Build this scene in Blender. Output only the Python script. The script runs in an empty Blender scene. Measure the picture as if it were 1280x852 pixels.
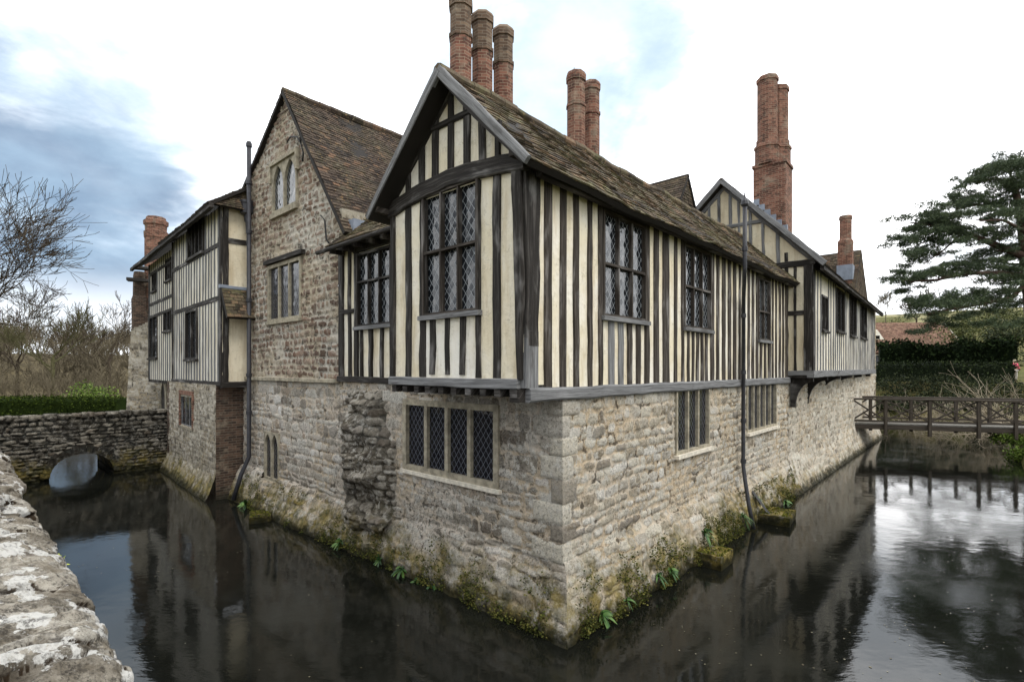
import bpy, math, random
import numpy as np
from mathutils import Vector, Matrix, noise
from mathutils.geometry import tessellate_polygon

random.seed(7)
RNG = np.random.default_rng(11)
R = math.radians
scene = bpy.context.scene
COL = scene.collection
F = 642.0          # focal length in photo pixels
HY = 460.0         # horizon row
H = 3.9            # eye height above the moat


def lin(r, g, b):
    f = lambda c: (c / 255 / 12.92) if c / 255 <= .04045 else ((c / 255 + .055) / 1.055) ** 2.4
    return (f(r), f(g), f(b), 1)


# ------------------------------------------------------------------ mesh builder
class MB:
    def __init__(s):
        s.v = []; s.f = []; s.uv = []; s.c = []; s.m = []; s.hasc = False

    def add(s, vs, fs, uvs=None, col=None, mat=0):
        b = len(s.v)
        s.v.extend([tuple(p) for p in vs])
        if col is not None:
            s.hasc = True
        s.c.extend([col if col is not None else (0, 0, 0, 1)] * len(vs))
        for k, f in enumerate(fs):
            s.f.append(tuple(i + b for i in f))
            s.uv.append(uvs[k] if uvs else [(vs[i][0] + vs[i][1], vs[i][2]) for i in f])
            s.m.append(mat)
        return b


def link(name, me, parent=None, smooth=False, mats=None):
    o = bpy.data.objects.new(name, me)
    COL.objects.link(o)
    if mats:
        for m in (mats if isinstance(mats, (list, tuple)) else [mats]):
            me.materials.append(m)
    n = len(me.vertices)
    co = np.empty(n * 3, dtype=np.float32); me.vertices.foreach_get('co', co)
    co = co.reshape(-1, 3)
    lo, hi = co.min(0), co.max(0)
    c = (lo + hi) / 2
    if parent is None:
        c[2] = lo[2]
    co -= c
    me.vertices.foreach_set('co', co.ravel())
    base = Vector((0, 0, 0))
    p = parent
    if parent is not None:
        base = Vector(parent['_wc'])
        o.parent = parent
    o.location = Vector([float(x) for x in c]) - base
    o['_wc'] = [float(x) for x in c]
    if smooth:
        me.polygons.foreach_set('use_smooth', [True] * len(me.polygons))
    me.update()
    return o


def obj(name, mb, mats, parent=None, smooth=False):
    me = bpy.data.meshes.new(name)
    me.from_pydata(mb.v, [], mb.f)
    uvl = me.uv_layers.new(name='UVMap')
    flat = np.array([x for fu in mb.uv for p in fu for x in p], dtype=np.float32)
    uvl.data.foreach_set('uv', flat)
    if mb.hasc:
        a = me.color_attributes.new('Col', 'FLOAT_COLOR', 'POINT')
        a.data.foreach_set('color', np.array(mb.c, dtype=np.float32).ravel())
    o = link(name, me, parent, smooth, mats)
    if isinstance(mats, (list, tuple)):
        me.polygons.foreach_set('material_index', mb.m)
    return o


def thing(name, label, cat, loc, group=None):
    o = bpy.data.objects.new(name, None)
    COL.objects.link(o)
    o.location = loc; o['_wc'] = list(loc)
    o.empty_display_size = .3
    return tag(o, label, cat, group)


def tag(o, label, cat, group=None, kind=None):
    if label: o['label'] = label
    if cat: o['category'] = cat
    if group: o['group'] = group
    if kind: o['kind'] = kind
    return o


def copy_tree(o, loc, rz=0, sc=1, label=None, group=None, parent=None):
    c = o.copy(); COL.objects.link(c)
    if parent is None:
        c.location = loc; c.rotation_euler = (0, 0, rz); c.scale = (sc, sc, sc)
        if label: c['label'] = label
        if group: c['group'] = group
    else:
        c.parent = parent
    for ch in [k for k in KIDS.get(o.name, [])]:
        copy_tree(ch, None, parent=c)
    return c


KIDS = {}

# ------------------------------------------------------------------ material helpers


class NT:
    def __init__(s, name):
        s.mat = bpy.data.materials.new(name); s.mat.use_nodes = True
        s.t = s.mat.node_tree; s.t.nodes.clear()
        s.out = s.n('ShaderNodeOutputMaterial')
        s.b = s.n('ShaderNodeBsdfPrincipled')
        s.l(s.b.outputs[0], s.out.inputs[0])

    def n(s, typ, **kw):
        x = s.t.nodes.new(typ)
        for k, v in kw.items():
            setattr(x, k, v)
        return x

    def l(s, a, b): s.t.links.new(a, b)

    def val(s, sock, v):
        if hasattr(v, 'is_output') or isinstance(v, bpy.types.NodeSocket): s.l(v, sock)
        else: sock.default_value = v

    def math(s, op, a, b=0.0, c=0.0, clamp=False):
        x = s.n('ShaderNodeMath', operation=op, use_clamp=clamp)
        s.val(x.inputs[0], a); s.val(x.inputs[1], b); s.val(x.inputs[2], c)
        return x.outputs[0]

    def vmath(s, op, a, b=(0, 0, 0)):
        x = s.n('ShaderNodeVectorMath', operation=op)
        s.val(x.inputs[0], a)
        if op == 'SCALE': s.val(x.inputs['Scale'], b)
        else: s.val(x.inputs[1], b)
        return x.outputs[0] if op not in ('DOT_PRODUCT', 'LENGTH') else x.outputs[1]

    def mix(s, f, a, b, blend='MIX'):
        x = s.n('ShaderNodeMix', data_type='RGBA', blend_type=blend)
        s.val(x.inputs[0], f); s.val(x.inputs[6], a); s.val(x.inputs[7], b)
        return x.outputs[2]

    def noise(s, vec, scale, detail=4, rough=.55, dist=0.0):
        x = s.n('ShaderNodeTexNoise')
        if vec is not None: s.l(vec, x.inputs['Vector'])
        x.inputs['Scale'].default_value = scale; x.inputs['Detail'].default_value = detail
        x.inputs['Roughness'].default_value = rough; x.inputs['Distortion'].default_value = dist
        return x.outputs[0]

    def step(s, v, lo, hi, a=0.0, b=1.0):
        x = s.n('ShaderNodeMapRange', interpolation_type='SMOOTHSTEP')
        s.val(x.inputs[0], v); x.inputs[1].default_value = lo; x.inputs[2].default_value = hi
        x.inputs[3].default_value = a; x.inputs[4].default_value = b
        return x.outputs[0]

    def ramp(s, f, stops, interp='LINEAR'):
        x = s.n('ShaderNodeValToRGB'); s.l(f, x.inputs[0])
        e = x.color_ramp.elements
        x.color_ramp.interpolation = interp
        while len(e) < len(stops): e.new(.5)
        for el, (p, c) in zip(e, stops):
            el.position = p; el.color = c if len(c) == 4 else (*c, 1)
        return x.outputs[0]

    def pos(s): return s.n('ShaderNodeNewGeometry').outputs['Position']

    def uv(s): return s.n('ShaderNodeTexCoord').outputs['UV']

    def sep(s, v):
        x = s.n('ShaderNodeSeparateXYZ'); s.l(v, x.inputs[0]); return x.outputs

    def comb(s, a, b, c=0.0):
        x = s.n('ShaderNodeCombineXYZ'); s.val(x.inputs[0], a); s.val(x.inputs[1], b); s.val(x.inputs[2], c)
        return x.outputs[0]

    def attr(s, name):
        x = s.n('ShaderNodeAttribute'); x.attribute_name = name
        y = s.n('ShaderNodeSeparateColor'); s.l(x.outputs['Color'], y.inputs[0])
        return y.outputs

    def bump(s, h, strength, dist=.02, normal=None):
        x = s.n('ShaderNodeBump'); x.inputs['Strength'].default_value = strength
        x.inputs['Distance'].default_value = dist
        s.l(h, x.inputs['Height'])
        if normal is not None: s.l(normal, x.inputs['Normal'])
        return x.outputs[0]

    def fin(s, col, rough=.8, normal=None, spec=.3):
        s.val(s.b.inputs['Base Color'], col); s.val(s.b.inputs['Roughness'], rough)
        s.b.inputs['Specular IOR Level'].default_value = spec
        if normal is not None: s.l(normal, s.b.inputs['Normal'])
        return s.mat


def m_masonry(name, stops, mortar, moss=1.0, lichen=1.0, moss_top=1.0, grime=.5, patch=None, contrast=1.0, blob=0.0):
    t = NT(name)
    P = t.pos(); z = t.sep(P)[2]
    a = t.attr('Col')
    base = t.ramp(a[0], stops)
    fine = t.noise(P, 26, 6, .75)
    pit = t.noise(P, 70, 4, .75)
    mid = t.noise(P, 6, 6, .68)
    big = t.noise(P, .7, 4, .6)
    base = t.mix(t.step(mid, .42, .68, 0, .7), base, t.mix(.55, base, lin(214, 206, 190)))
    base = t.mix(t.step(fine, .47, .66, 0, .75 * contrast), base, t.mix(.7, base, lin(52, 47, 42)))
    base = t.mix(t.step(pit, .56, .64, 0, .6 * contrast), base, lin(58, 52, 46))
    m2 = t.mix(t.step(fine, .35, .65), mortar, tuple(c * .66 for c in mortar[:3]) + (1,))
    m2 = t.mix(t.step(big, .42, .6, 0, .8), m2, tuple(min(1, c * k) for c, k in zip(mortar[:3], (1.0, 1.1, 1.3))) + (1,))
    col = t.mix(t.step(t.math('ADD', a[2], t.math('MULTIPLY', t.math('SUBTRACT', fine, .5), .7)), .3, .7), m2, base)
    # pale crusty lichen
    li = t.math('MULTIPLY', t.step(t.noise(P, 8, 7, .78), .5, .6), t.step(t.noise(P, 1.1, 4, .6), .36, .58))
    col = t.mix(t.math('MULTIPLY', li, .82 * lichen), col, t.mix(t.step(pit, .4, .62), lin(216, 212, 202), lin(176, 172, 162)))
    # shade of open joints and pockets between stones, painted into the colour
    gap = t.math('MULTIPLY', t.step(a[2], .06, .42, 1, 0), t.step(t.noise(P, 4.2, 5, .7), .5, .6))
    col = t.mix(t.math('MULTIPLY', gap, .8), col, lin(44, 38, 32))
    # an odd darker stone here and there
    col = t.mix(t.math('MULTIPLY', t.step(a[1], .84, .88, 0, .5), t.step(a[2], .5, .8)), col, lin(92, 80, 68))
    if blob:
        col = t.mix(t.math('MULTIPLY', t.step(t.noise(P, 5.0, 6, .62), .535, .565), t.step(t.noise(P, 24, 4, .7), .3, .5, .4, blob)), col, lin(222, 220, 214))
    # dark weather crust
    gr = t.math('MULTIPLY', t.step(t.noise(P, 15, 7, .8), .5, .6), t.step(t.noise(P, .9, 4, .6), .4, .62))
    col = t.mix(t.math('MULTIPLY', gr, grime), col, lin(64, 60, 55))
    if patch:
        col = t.mix(t.step(t.noise(P, .55, 3), .48, .64, 0, .6), col, patch)
    # moss and algae growing by the water
    zz = t.math('ADD', z, t.math('MULTIPLY', t.math('SUBTRACT', t.noise(P, 1.5, 6, .7), .5), 2.3))
    mz = t.step(zz, .25 * moss_top, 1.05 * moss_top, 1, 0)
    mossc = t.ramp(t.noise(P, 3.4, 6, .75), [(.32, lin(38, 42, 22)), (.46, lin(84, 80, 42)), (.56, lin(128, 112, 56)), (.66, lin(168, 156, 108)), (.8, lin(120, 116, 92))])
    col = t.mix(t.math('MULTIPLY', mz, t.step(t.noise(P, 2.6, 6, .75), .34, .54, 0, .95 * moss)), col, mossc)
    wet = t.step(t.math('ADD', z, t.math('MULTIPLY', t.math('SUBTRACT', mid, .5), .5)), .04, .30, 1, 0)
    col = t.mix(t.math('MULTIPLY', wet, .9), col, lin(30, 31, 20))
    h = t.math('ADD', t.math('MULTIPLY', fine, .9), t.math('MULTIPLY', pit, .5))
    h = t.math('ADD', h, t.math('MULTIPLY', mid, .9))
    return t.fin(col, .95, t.bump(h, .9, .04), .1)


def m_timber(name, stops, grain=1.0, wear=None, wear_lo=.55):
    t = NT(name)
    u = t.sep(t.uv())
    v = t.comb(t.math('MULTIPLY', u[0], 26), t.math('MULTIPLY', u[1], 1.1))
    g = t.noise(v, 1.0, 6, .65, .35)
    v2 = t.comb(t.math('MULTIPLY', u[0], 70), t.math('MULTIPLY', u[1], 2.2))
    g2 = t.noise(v2, 1.0, 4, .7)
    col = t.ramp(g, stops)
    col = t.mix(t.step(g2, .5, .72, 0, .7), col, (.008, .007, .006, 1))
    if wear:
        w = t.step(t.noise(t.comb(t.math('MULTIPLY', u[0], 3), t.math('MULTIPLY', u[1], .8)), 1.0, 4, .6), wear_lo, wear_lo + .15)
        col = t.mix(t.math('MULTIPLY', w, t.step(g, .3, .6, .35, .95)), col, wear)
    h = t.math('ADD', t.math('MULTIPLY', g, .8), t.math('MULTIPLY', g2, .4))
    return t.fin(col, .78, t.bump(h, .8, .02), .25)


def m_plaster(name, c1, c2, c3):
    t = NT(name)
    P = t.pos()
    s = t.sep(P)
    big = t.noise(P, .9, 4, .6)
    streak = t.noise(t.comb(t.math('MULTIPLY', s[0], 5), t.math('MULTIPLY', s[1], 5), t.math('MULTIPLY', s[2], .7)), 1.0, 5, .65)
    fine = t.noise(P, 11, 5, .7)
    col = t.mix(t.step(big, .35, .65), c1, c2)
    col = t.mix(t.step(streak, .45, .72, 0, .8), col, c3)
    col = t.mix(t.step(fine, .52, .75, 0, .45), col, tuple(c * .62 for c in c3[:3]) + (1,))
    spk = t.step(t.noise(P, 34, 4, .7), .66, .74, 0, .55)
    col = t.mix(spk, col, lin(95, 84, 66))
    # rust-grey runs and hairline cracks
    run = t.noise(t.comb(t.math('MULTIPLY', s[0], 9), t.math('MULTIPLY', s[1], 9), t.math('MULTIPLY', s[2], 1.1)), 1.0, 6, .7)
    col = t.mix(t.step(run, .56, .74, 0, .5), col, lin(150, 138, 116))
    cr = t.math('ABSOLUTE', t.math('SUBTRACT', t.noise(P, 2.1, 6, .7), .5))
    col = t.mix(t.math('MULTIPLY', t.step(cr, .0, .006, .55, 0), t.step(t.noise(P, .8, 2), .5, .6)), col, lin(110, 98, 80))
    return t.fin(col, .92, t.bump(t.math('ADD', fine, t.math('MULTIPLY', t.noise(P, 3.2, 3), 1.6)), .7, .02), .1)


def m_tiles(name, stops, mossa=.6, mosscol=None, fleck=.5):
    t = NT(name)
    P = t.pos(); a = t.attr('Col')
    col = t.ramp(a[0], stops)
    col = t.mix(t.step(t.noise(P, 22, 5, .7), .4, .7, 0, .6), col, lin(52, 46, 40))
    mo = t.math('MULTIPLY', t.step(t.noise(P, 1.2, 5, .65), .38, .66), t.step(t.noise(P, 9, 5, .7), .38, .6))
    col = t.mix(t.math('MULTIPLY', mo, mossa), col, mosscol or lin(96, 94, 62))
    li = t.step(t.noise(P, 13, 5, .7), .58, .66, 0, fleck)
    col = t.mix(li, col, t.ramp(t.noise(P, 3, 2), [(.4, lin(165, 160, 140)), (.6, lin(176, 138, 86))]))
    return t.fin(col, .9, t.bump(t.noise(P, 30, 5, .7), .6, .015), .15)


def m_brick(name, mort, cols, soot=.4, gz=None):
    t = NT(name)
    b = t.n('ShaderNodeTexBrick'); t.l(t.uv(), b.inputs['Vector'])
    b.inputs['Scale'].default_value = 1; b.inputs['Mortar Size'].default_value = .007
    b.inputs['Brick Width'].default_value = .225; b.inputs['Row Height'].default_value = .074
    b.inputs['Mortar Smooth'].default_value = .3; b.inputs['Bias'].default_value = -.1
    b.inputs['Color1'].default_value = (0, 0, 0, 1); b.inputs['Color2'].default_value = (1, 1, 1, 1)
    P = t.pos()
    n = t.noise(P, 5, 5, .7)
    f = t.math('ADD', t.math('MULTIPLY', t.sep(b.outputs[0])[0], .6), t.math('MULTIPLY', t.noise(P, 11, 4, .7), .45))
    col = t.ramp(f, cols)
    col = t.mix(b.outputs['Fac'], col, mort)
    col = t.mix(t.step(n, .5, .7, 0, soot), col, lin(62, 54, 48))
    col = t.mix(t.step(t.noise(P, 2.0, 4, .6), .52, .7, 0, .5), col, lin(150, 140, 122))
    z = t.sep(P)[2]
    w = t.step(t.math('ADD', z, t.math('MULTIPLY', n, .5)), .15, .8, 1, 0)
    col = t.mix(t.math('MULTIPLY', w, .8), col, lin(44, 44, 34))
    h = t.math('SUBTRACT', t.math('MULTIPLY', t.noise(P, 30, 4, .7), .4), b.outputs['Fac'])
    return t.fin(col, .9, t.bump(h, .7, .012), .15)


def m_simple(name, c, var=.35, scale=6, rough=.8, spec=.3, bump=.3):
    t = NT(name); P = t.pos()
    n = t.noise(P, scale, 5, .65)
    col = t.mix(t.step(n, .3, .7), tuple(x * (1 - var) for x in c[:3]) + (1,), tuple(min(1, x * (1 + var)) for x in c[:3]) + (1,))
    return t.fin(col, rough, t.bump(n, bump, .01), spec)


def m_glass(name, tintA, lead, w=.125, h=.165, lw=.0062, tilt=.11):
    t = NT(name)
    s = t.sep(t.uv())
    a = t.math('DIVIDE', s[0], w); b = t.math('DIVIDE', s[1], h)
    p = t.math('ADD', a, b); q = t.math('SUBTRACT', a, b)
    e = lambda x: t.math('ABSOLUTE', t.math('SUBTRACT', t.math('FRACT', x), .5))
    line = t.math('MAXIMUM', e(p), e(q))
    m = t.step(line, .5 - lw / w * 1.1, .5 - lw / w * .45)
    cell = t.comb(t.math('FLOOR', p), t.math('FLOOR', q))
    wn = t.n('ShaderNodeTexWhiteNoise', noise_dimensions='3D'); t.l(cell, wn.inputs['Vector'])
    r = t.vmath('SCALE', t.vmath('SUBTRACT', wn.outputs['Color'], (.5, .5, .5)), tilt)
    P = t.pos()
    nz = t.n('ShaderNodeTexNoise'); nz.inputs['Scale'].default_value = 9; t.l(P, nz.inputs['Vector'])
    r = t.vmath('ADD', r, t.vmath('SCALE', t.vmath('SUBTRACT', nz.outputs[1], (.5, .5, .5)), .07))
    N = t.n('ShaderNodeNewGeometry').outputs['Normal']
    nn = t.vmath('NORMALIZE', t.vmath('ADD', N, r))
    nm = t.n('ShaderNodeMix', data_type='VECTOR'); t.l(m, nm.inputs[0]); t.l(nn, nm.inputs[4]); t.l(N, nm.inputs[5])
    col = t.mix(m, tintA, lead)
    rough = t.math('ADD', t.math('MULTIPLY', m, .5), .06)
    t.fin(col, rough, nm.outputs[1], .5)
    t.b.inputs['IOR'].default_value = 1.6
    return t.mat


def m_leaf(name, stops, scale=3, rough=.6, spec=.25, trans=0.0):
    t = NT(name)
    a = t.attr('Col')
    P = t.pos()
    f = t.math('ADD', t.math('MULTIPLY', a[0], .6), t.math('MULTIPLY', t.noise(P, scale, 3), .4))
    col = t.ramp(f, stops)
    return t.fin(col, rough, None, spec)


CREAM = lin(222, 210, 180)
M = {}
M['stone_right'] = m_masonry('stone_right', [(0, lin(146, 134, 114)), (.3, lin(190, 180, 160)), (.6, lin(214, 207, 190)), (.8, lin(168, 160, 146)), (1, lin(230, 225, 214))], lin(210, 190, 160), 1.0, 1.1, 1.1, .55, None, 1.15)
M['stone_left'] = m_masonry('stone_left', [(0, lin(128, 120, 108)), (.3, lin(184, 176, 162)), (.6, lin(212, 207, 196)), (.8, lin(164, 148, 128)), (1, lin(228, 224, 216))], lin(208, 190, 164), .95, 1.25, .95, .75, None, 1.15)
M['stone_gable'] = m_masonry('stone_gable', [(0, lin(98, 78, 66)), (.35, lin(132, 106, 90)), (.65, lin(152, 126, 108)), (.9, lin(166, 148, 126)), (1, lin(196, 186, 168))], lin(200, 186, 162), 0, .4, 1.0, .35)
M['stone_far'] = m_masonry('stone_far', [(0, lin(150, 140, 122)), (.5, lin(196, 188, 170)), (1, lin(222, 216, 200))], lin(208, 190, 162), .5, .9, .5, .45)
M['flint'] = m_masonry('flint', [(0, lin(96, 90, 80)), (.4, lin(164, 154, 136)), (1, lin(206, 198, 182))], lin(180, 166, 140), .95, .6, .9, .6)
M['bridge_stone'] = m_masonry('bridge_stone', [(0, lin(46, 44, 39)), (.5, lin(82, 78, 69)), (1, lin(126, 120, 108))], lin(44, 42, 36), .75, .35, .9, .9)
M['ruin'] = m_masonry('ruin', [(0, lin(84, 78, 68)), (.5, lin(146, 138, 124)), (1, lin(186, 180, 168))], lin(104, 96, 82), .8, .9, 1.1, .9)
M['coping'] = m_masonry('coping', [(0, lin(92, 85, 74)), (.4, lin(132, 123, 108)), (.7, lin(156, 148, 134)), (1, lin(182, 176, 164))], lin(58, 46, 33), 0, .55, .1, .95, None, 1.1, .9)
M['ashlar'] = m_simple('ashlar', lin(152, 144, 126), .35, 7, .9, .15, .4)
M['sillstone'] = m_simple('sillstone', lin(206, 198, 182), .2, 9, .9, .15, .4)
M['timber'] = m_timber('timber', [(.28, lin(22, 20, 18)), (.52, lin(42, 38, 34)), (.72, lin(92, 88, 84))], 1, lin(124, 121, 118), .53)
M['timber_brown'] = m_timber('timber_brown', [(.28, lin(30, 26, 22)), (.5, lin(58, 51, 44)), (.72, lin(106, 99, 92))], 1, lin(128, 124, 120), .52)
M['timber_grey'] = m_timber('timber_grey', [(.25, lin(72, 72, 72)), (.5, lin(118, 118, 118)), (.75, lin(156, 156, 156))], 1, lin(70, 67, 64), .55)
M['plaster'] = m_plaster('plaster', lin(234, 228, 214), lin(224, 213, 186), lin(198, 182, 150))
M['plaster_white'] = m_plaster('plaster_white', lin(232, 228, 218), lin(226, 218, 200), lin(208, 198, 172))
M['plaster_grey'] = m_plaster('plaster_grey', lin(228, 223, 210), lin(220, 212, 194), lin(202, 191, 168))
M['plaster_tan'] = m_plaster('plaster_tan', lin(222, 212, 188), lin(213, 200, 172), lin(194, 178, 148))
M['tiles_moss'] = m_tiles('tiles_moss', [(0, lin(50, 44, 38)), (.4, lin(84, 74, 62)), (.8, lin(106, 92, 76)), (1, lin(124, 100, 80))], .9, lin(104, 102, 72), .45)
M['tiles_brown'] = m_tiles('tiles_brown', [(0, lin(44, 38, 34)), (.45, lin(74, 63, 55)), (.88, lin(92, 79, 68)), (.97, lin(108, 86, 70)), (1, lin(124, 96, 76))], .6, lin(88, 84, 64), .5)
M['tiles_far'] = m_tiles('tiles_far', [(0, lin(96, 72, 62)), (.5, lin(124, 94, 80)), (1, lin(146, 116, 98))], .4, lin(110, 100, 80), .3)
M['brick'] = m_brick('brick', lin(150, 132, 112), [(.1, lin(70, 50, 44)), (.45, lin(112, 75, 63)), (.7, lin(136, 96, 80)), (.95, lin(110, 92, 82))], .85)
M['brick_sooty'] = m_brick('brick_sooty', lin(128, 118, 104), [(.1, lin(76, 62, 52)), (.5, lin(112, 92, 76)), (.9, lin(134, 116, 96))], .7)
M['brick_old'] = m_brick('brick_old', lin(112, 104, 92), [(.1, lin(46, 39, 35)), (.5, lin(78, 62, 52)), (.8, lin(106, 84, 70)), (1, lin(116, 110, 102))], .8)
M['lead'] = m_simple('lead', lin(128, 136, 148), .15, 5, .55, .4, .2)
M['pipe'] = m_simple('pipe', lin(50, 50, 54), .3, 8, .5, .4, .2)
M['iron'] = m_simple('iron', lin(34, 33, 32), .3, 12, .6, .4, .2)
M['glass'] = m_glass('glass', (.012, .015, .019, 1), lin(150, 154, 156))
M['glass_dark'] = m_glass('glass_dark', (.010, .010, .014, 1), lin(92, 96, 104), tilt=.04)
M['glass_far'] = m_glass('glass_far', (.012, .014, .018, 1), lin(66, 68, 70), lw=.006)
M['void'] = m_simple('void', (.012, .011, .010, 1), .2, 3, .95, .05, .1)

# ------------------------------------------------------------------ planes


def unit(a): a = np.array(a, float); return a / np.linalg.norm(a)


class PL:
    """vertical plane: t runs along d, o runs outward along n"""

    def __init__(s, O, d, n): s.O = np.array(O, float); s.d = unit(d); s.n = unit(n)

    def p(s, t, z, o=0.0):
        q = s.O + s.d * t + s.n * o
        return (q[0], q[1], z)

    def pix(s, px, py=None, o=0.0):
        r = (px - 640) / F
        O = s.O + s.n * o
        t = (r * O[1] - O[0]) / (s.d[0] - r * s.d[1])
        if py is None: return t
        Y = O[1] + s.d[1] * t
        return t, H - (py - HY) / F * Y

    def off(s, o, t=0.0): return PL(s.O + s.n * o + s.d * t, s.d, s.n)


TH = math.atan2(.736, .677)
U = np.array([math.cos(TH), math.sin(TH)]); V = np.array([-math.sin(TH), math.cos(TH)])
C = np.array([.736, 7.5])


def ab(a, b, z=0.0):
    q = C + U * a + V * b
    return (q[0], q[1], z)


def at(px, py=None, Y=None, z=None):
    """a photo pixel at depth Y, or where it meets height z"""
    if Y is None: Y = (H - z) * F / (py - HY)
    zz = H - (py - HY) / F * Y if py is not None else z
    return ((px - 640) / F * Y, Y, zz)


A = PL(C, U, -V)
L = PL(C, V, -U)
JET = .85
G = PL(C - U * JET, V, -U)

# ------------------------------------------------------------------ primitives


def pbox(mb, pl, t0, t1, z0, z1, o0, o1, mat=0, col=None):
    vs = [pl.p(t, z, o) for o in (o0, o1) for z in (z0, z1) for t in (t0, t1)]
    fs = [(0, 1, 3, 2), (4, 6, 7, 5), (0, 4, 5, 1), (2, 3, 7, 6), (0, 2, 6, 4), (1, 5, 7, 3)]
    lt, lz, lo = abs(t1 - t0), abs(z1 - z0), abs(o1 - o0)
    r = random.random() * 9
    hor = lt > lz
    sz = [(lt, lz), (lz, lt), (lo, lt), (lt, lo), (lz, lo), (lo, lz)]
    uvs = []
    for f in fs:
        q = []
        for i in f:
            tt = t1 if i & 1 else t0; zz = z1 if i & 2 else z0; oo = o1 if i & 4 else o0
            q.append((zz + oo + r, tt + r) if hor else (tt + oo + r, zz + r))
        uvs.append(q)
    mb.add(vs, fs, uvs, col, mat)


def beam(mb, pl, a, b, w, o0, o1, jit=.008, w1=None, seg=None, bev=.012, mat=0, arch=0.0):
    a = np.array(a, float); b = np.array(b, float)
    Lh = np.linalg.norm(b - a); d = (b - a) / Lh; pr = np.array([d[1], -d[0]])
    if pr[0] < 0: pr = -pr
    w1 = w if w1 is None else w1
    seg = seg or max(2, int(Lh / .35))
    rows = []; r = random.random() * 40
    for k in range(seg + 1):
        f = k / seg
        ww = (w + (w1 - w) * f) / 2
        c = a + (b - a) * f + pr * random.uniform(-jit, jit) + np.array([0, arch * (1 - (2 * f - 1) ** 2)])
        l = ww + random.uniform(-jit, jit); rr = ww + random.uniform(-jit, jit)
        oj = o1 + random.uniform(-jit, jit) * .4
        prof = [(-l, o0), (-l, oj - bev), (-l + bev, oj), (rr - bev, oj), (rr, oj - bev), (rr, o0)]
        rows.append([pl.p(*(c + pr * x), o) for x, o in prof])
    vs = [p for row in rows for p in row]
    fs = []; uvs = []
    cu = [0, .05, .05 + bev, .05 + w, .05 + w + bev, .1 + w]
    for k in range(seg):
        for j in range(5):
            i0 = k * 6 + j
            fs.append((i0, i0 + 1, i0 + 7, i0 + 6))
            y0, y1 = k / seg * Lh + r, (k + 1) / seg * Lh + r
            uvs.append([(cu[j] + r, y0), (cu[j + 1] + r, y0), (cu[j + 1] + r, y1), (cu[j] + r, y1)])
    for base in (0, seg * 6):
        fs.append(tuple(base + i for i in range(6)))
        uvs.append([(r + x, r) for x in cu])
    mb.add(vs, fs, uvs, None, mat)


def bar3(mb, p, q, w, h, up=(0, 0, 1), mat=0):
    p = Vector(p); q = Vector(q); d = (q - p).normalized(); up = Vector(up)
    s = d.cross(up).normalized(); u = s.cross(d).normalized()
    vs = []
    for e in (p, q):
        for x, y in ((-1, -1), (1, -1), (1, 1), (-1, 1)):
            vs.append(e + s * (x * w / 2) + u * (y * h / 2))
    Lh = (q - p).length; r = random.random() * 20
    fs = [(0, 1, 5, 4), (1, 2, 6, 5), (2, 3, 7, 6), (3, 0, 4, 7), (3, 2, 1, 0), (4, 5, 6, 7)]
    uvs = [[(r + k * .2, r), (r + k * .2 + w, r), (r + k * .2 + w, r + Lh), (r + k * .2, r + Lh)] for k in range(4)] + [[(r, r), (r + w, r), (r + w, r + h), (r, r + h)]] * 2
    mb.add(vs, fs, uvs, None, mat)


def tube(mb, pts, rad, sides=8, mat=0, col=None, cap=True):
    pts = [Vector(p) for p in pts]
    if not hasattr(rad, '__len__'): rad = [rad] * len(pts)
    vs = []; fs = []; uvs = []
    ln = 0
    for i, p in enumerate(pts):
        d = (pts[min(i + 1, len(pts) - 1)] - pts[max(i - 1, 0)])
        d = d.normalized() if d.length > 1e-9 else Vector((0, 0, 1))
        x = d.cross(Vector((0.31, .87, .17)) if abs(d.z) > .9 else Vector((0, 0, 1))).normalized(); y = d.cross(x)
        for k in range(sides):
            a = 2 * math.pi * k / sides
            vs.append(p + (x * math.cos(a) + y * math.sin(a)) * rad[i])
        if i:
            for k in range(sides):
                k2 = (k + 1) % sides
                fs.append(((i - 1) * sides + k, (i - 1) * sides + k2, i * sides + k2, i * sides + k))
                ln1 = ln + (p - pts[i - 1]).length
                c = 2 * math.pi * rad[i] / sides
                uvs.append([(k * c, ln), (k * c + c, ln), (k * c + c, ln1), (k * c, ln1)])
            ln = ln1
    if cap:
        fs.append(tuple(range(sides - 1, -1, -1))); uvs.append([(0, 0)] * sides)
        n = (len(pts) - 1) * sides
        fs.append(tuple(n + k for k in range(sides))); uvs.append([(0, 0)] * sides)
    mb.add(vs, fs, uvs, col, mat)


def lathe(mb, cx, cy, prof, sides=8, rot=0.0, mat=0):
    """prof: (z, r) list; octagonal shafts"""
    vs = []; fs = []; uvs = []
    for z, r in prof:
        for k in range(sides):
            a = 2 * math.pi * (k + .5) / sides + rot
            vs.append((cx + r * math.cos(a), cy + r * math.sin(a), z))
    for i in range(1, len(prof)):
        for k in range(sides):
            k2 = (k + 1) % sides
            fs.append(((i - 1) * sides + k, (i - 1) * sides + k2, i * sides + k2, i * sides + k))
            w = 2 * math.sin(math.pi / sides) * max(prof[i][1], prof[i - 1][1])
            z0, z1 = prof[i - 1][0], prof[i][0]
            if abs(z1 - z0) < .02: z1 = z0 + .05
            uvs.append([(k * w, z0), (k * w + w, z0), (k * w + w, z1), (k * w, z1)])
    fs.append(tuple((len(prof) - 1) * sides + k for k in range(sides))); uvs.append([(.03, .03)] * sides)
    mb.add(vs, fs, uvs, None, mat)


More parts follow.
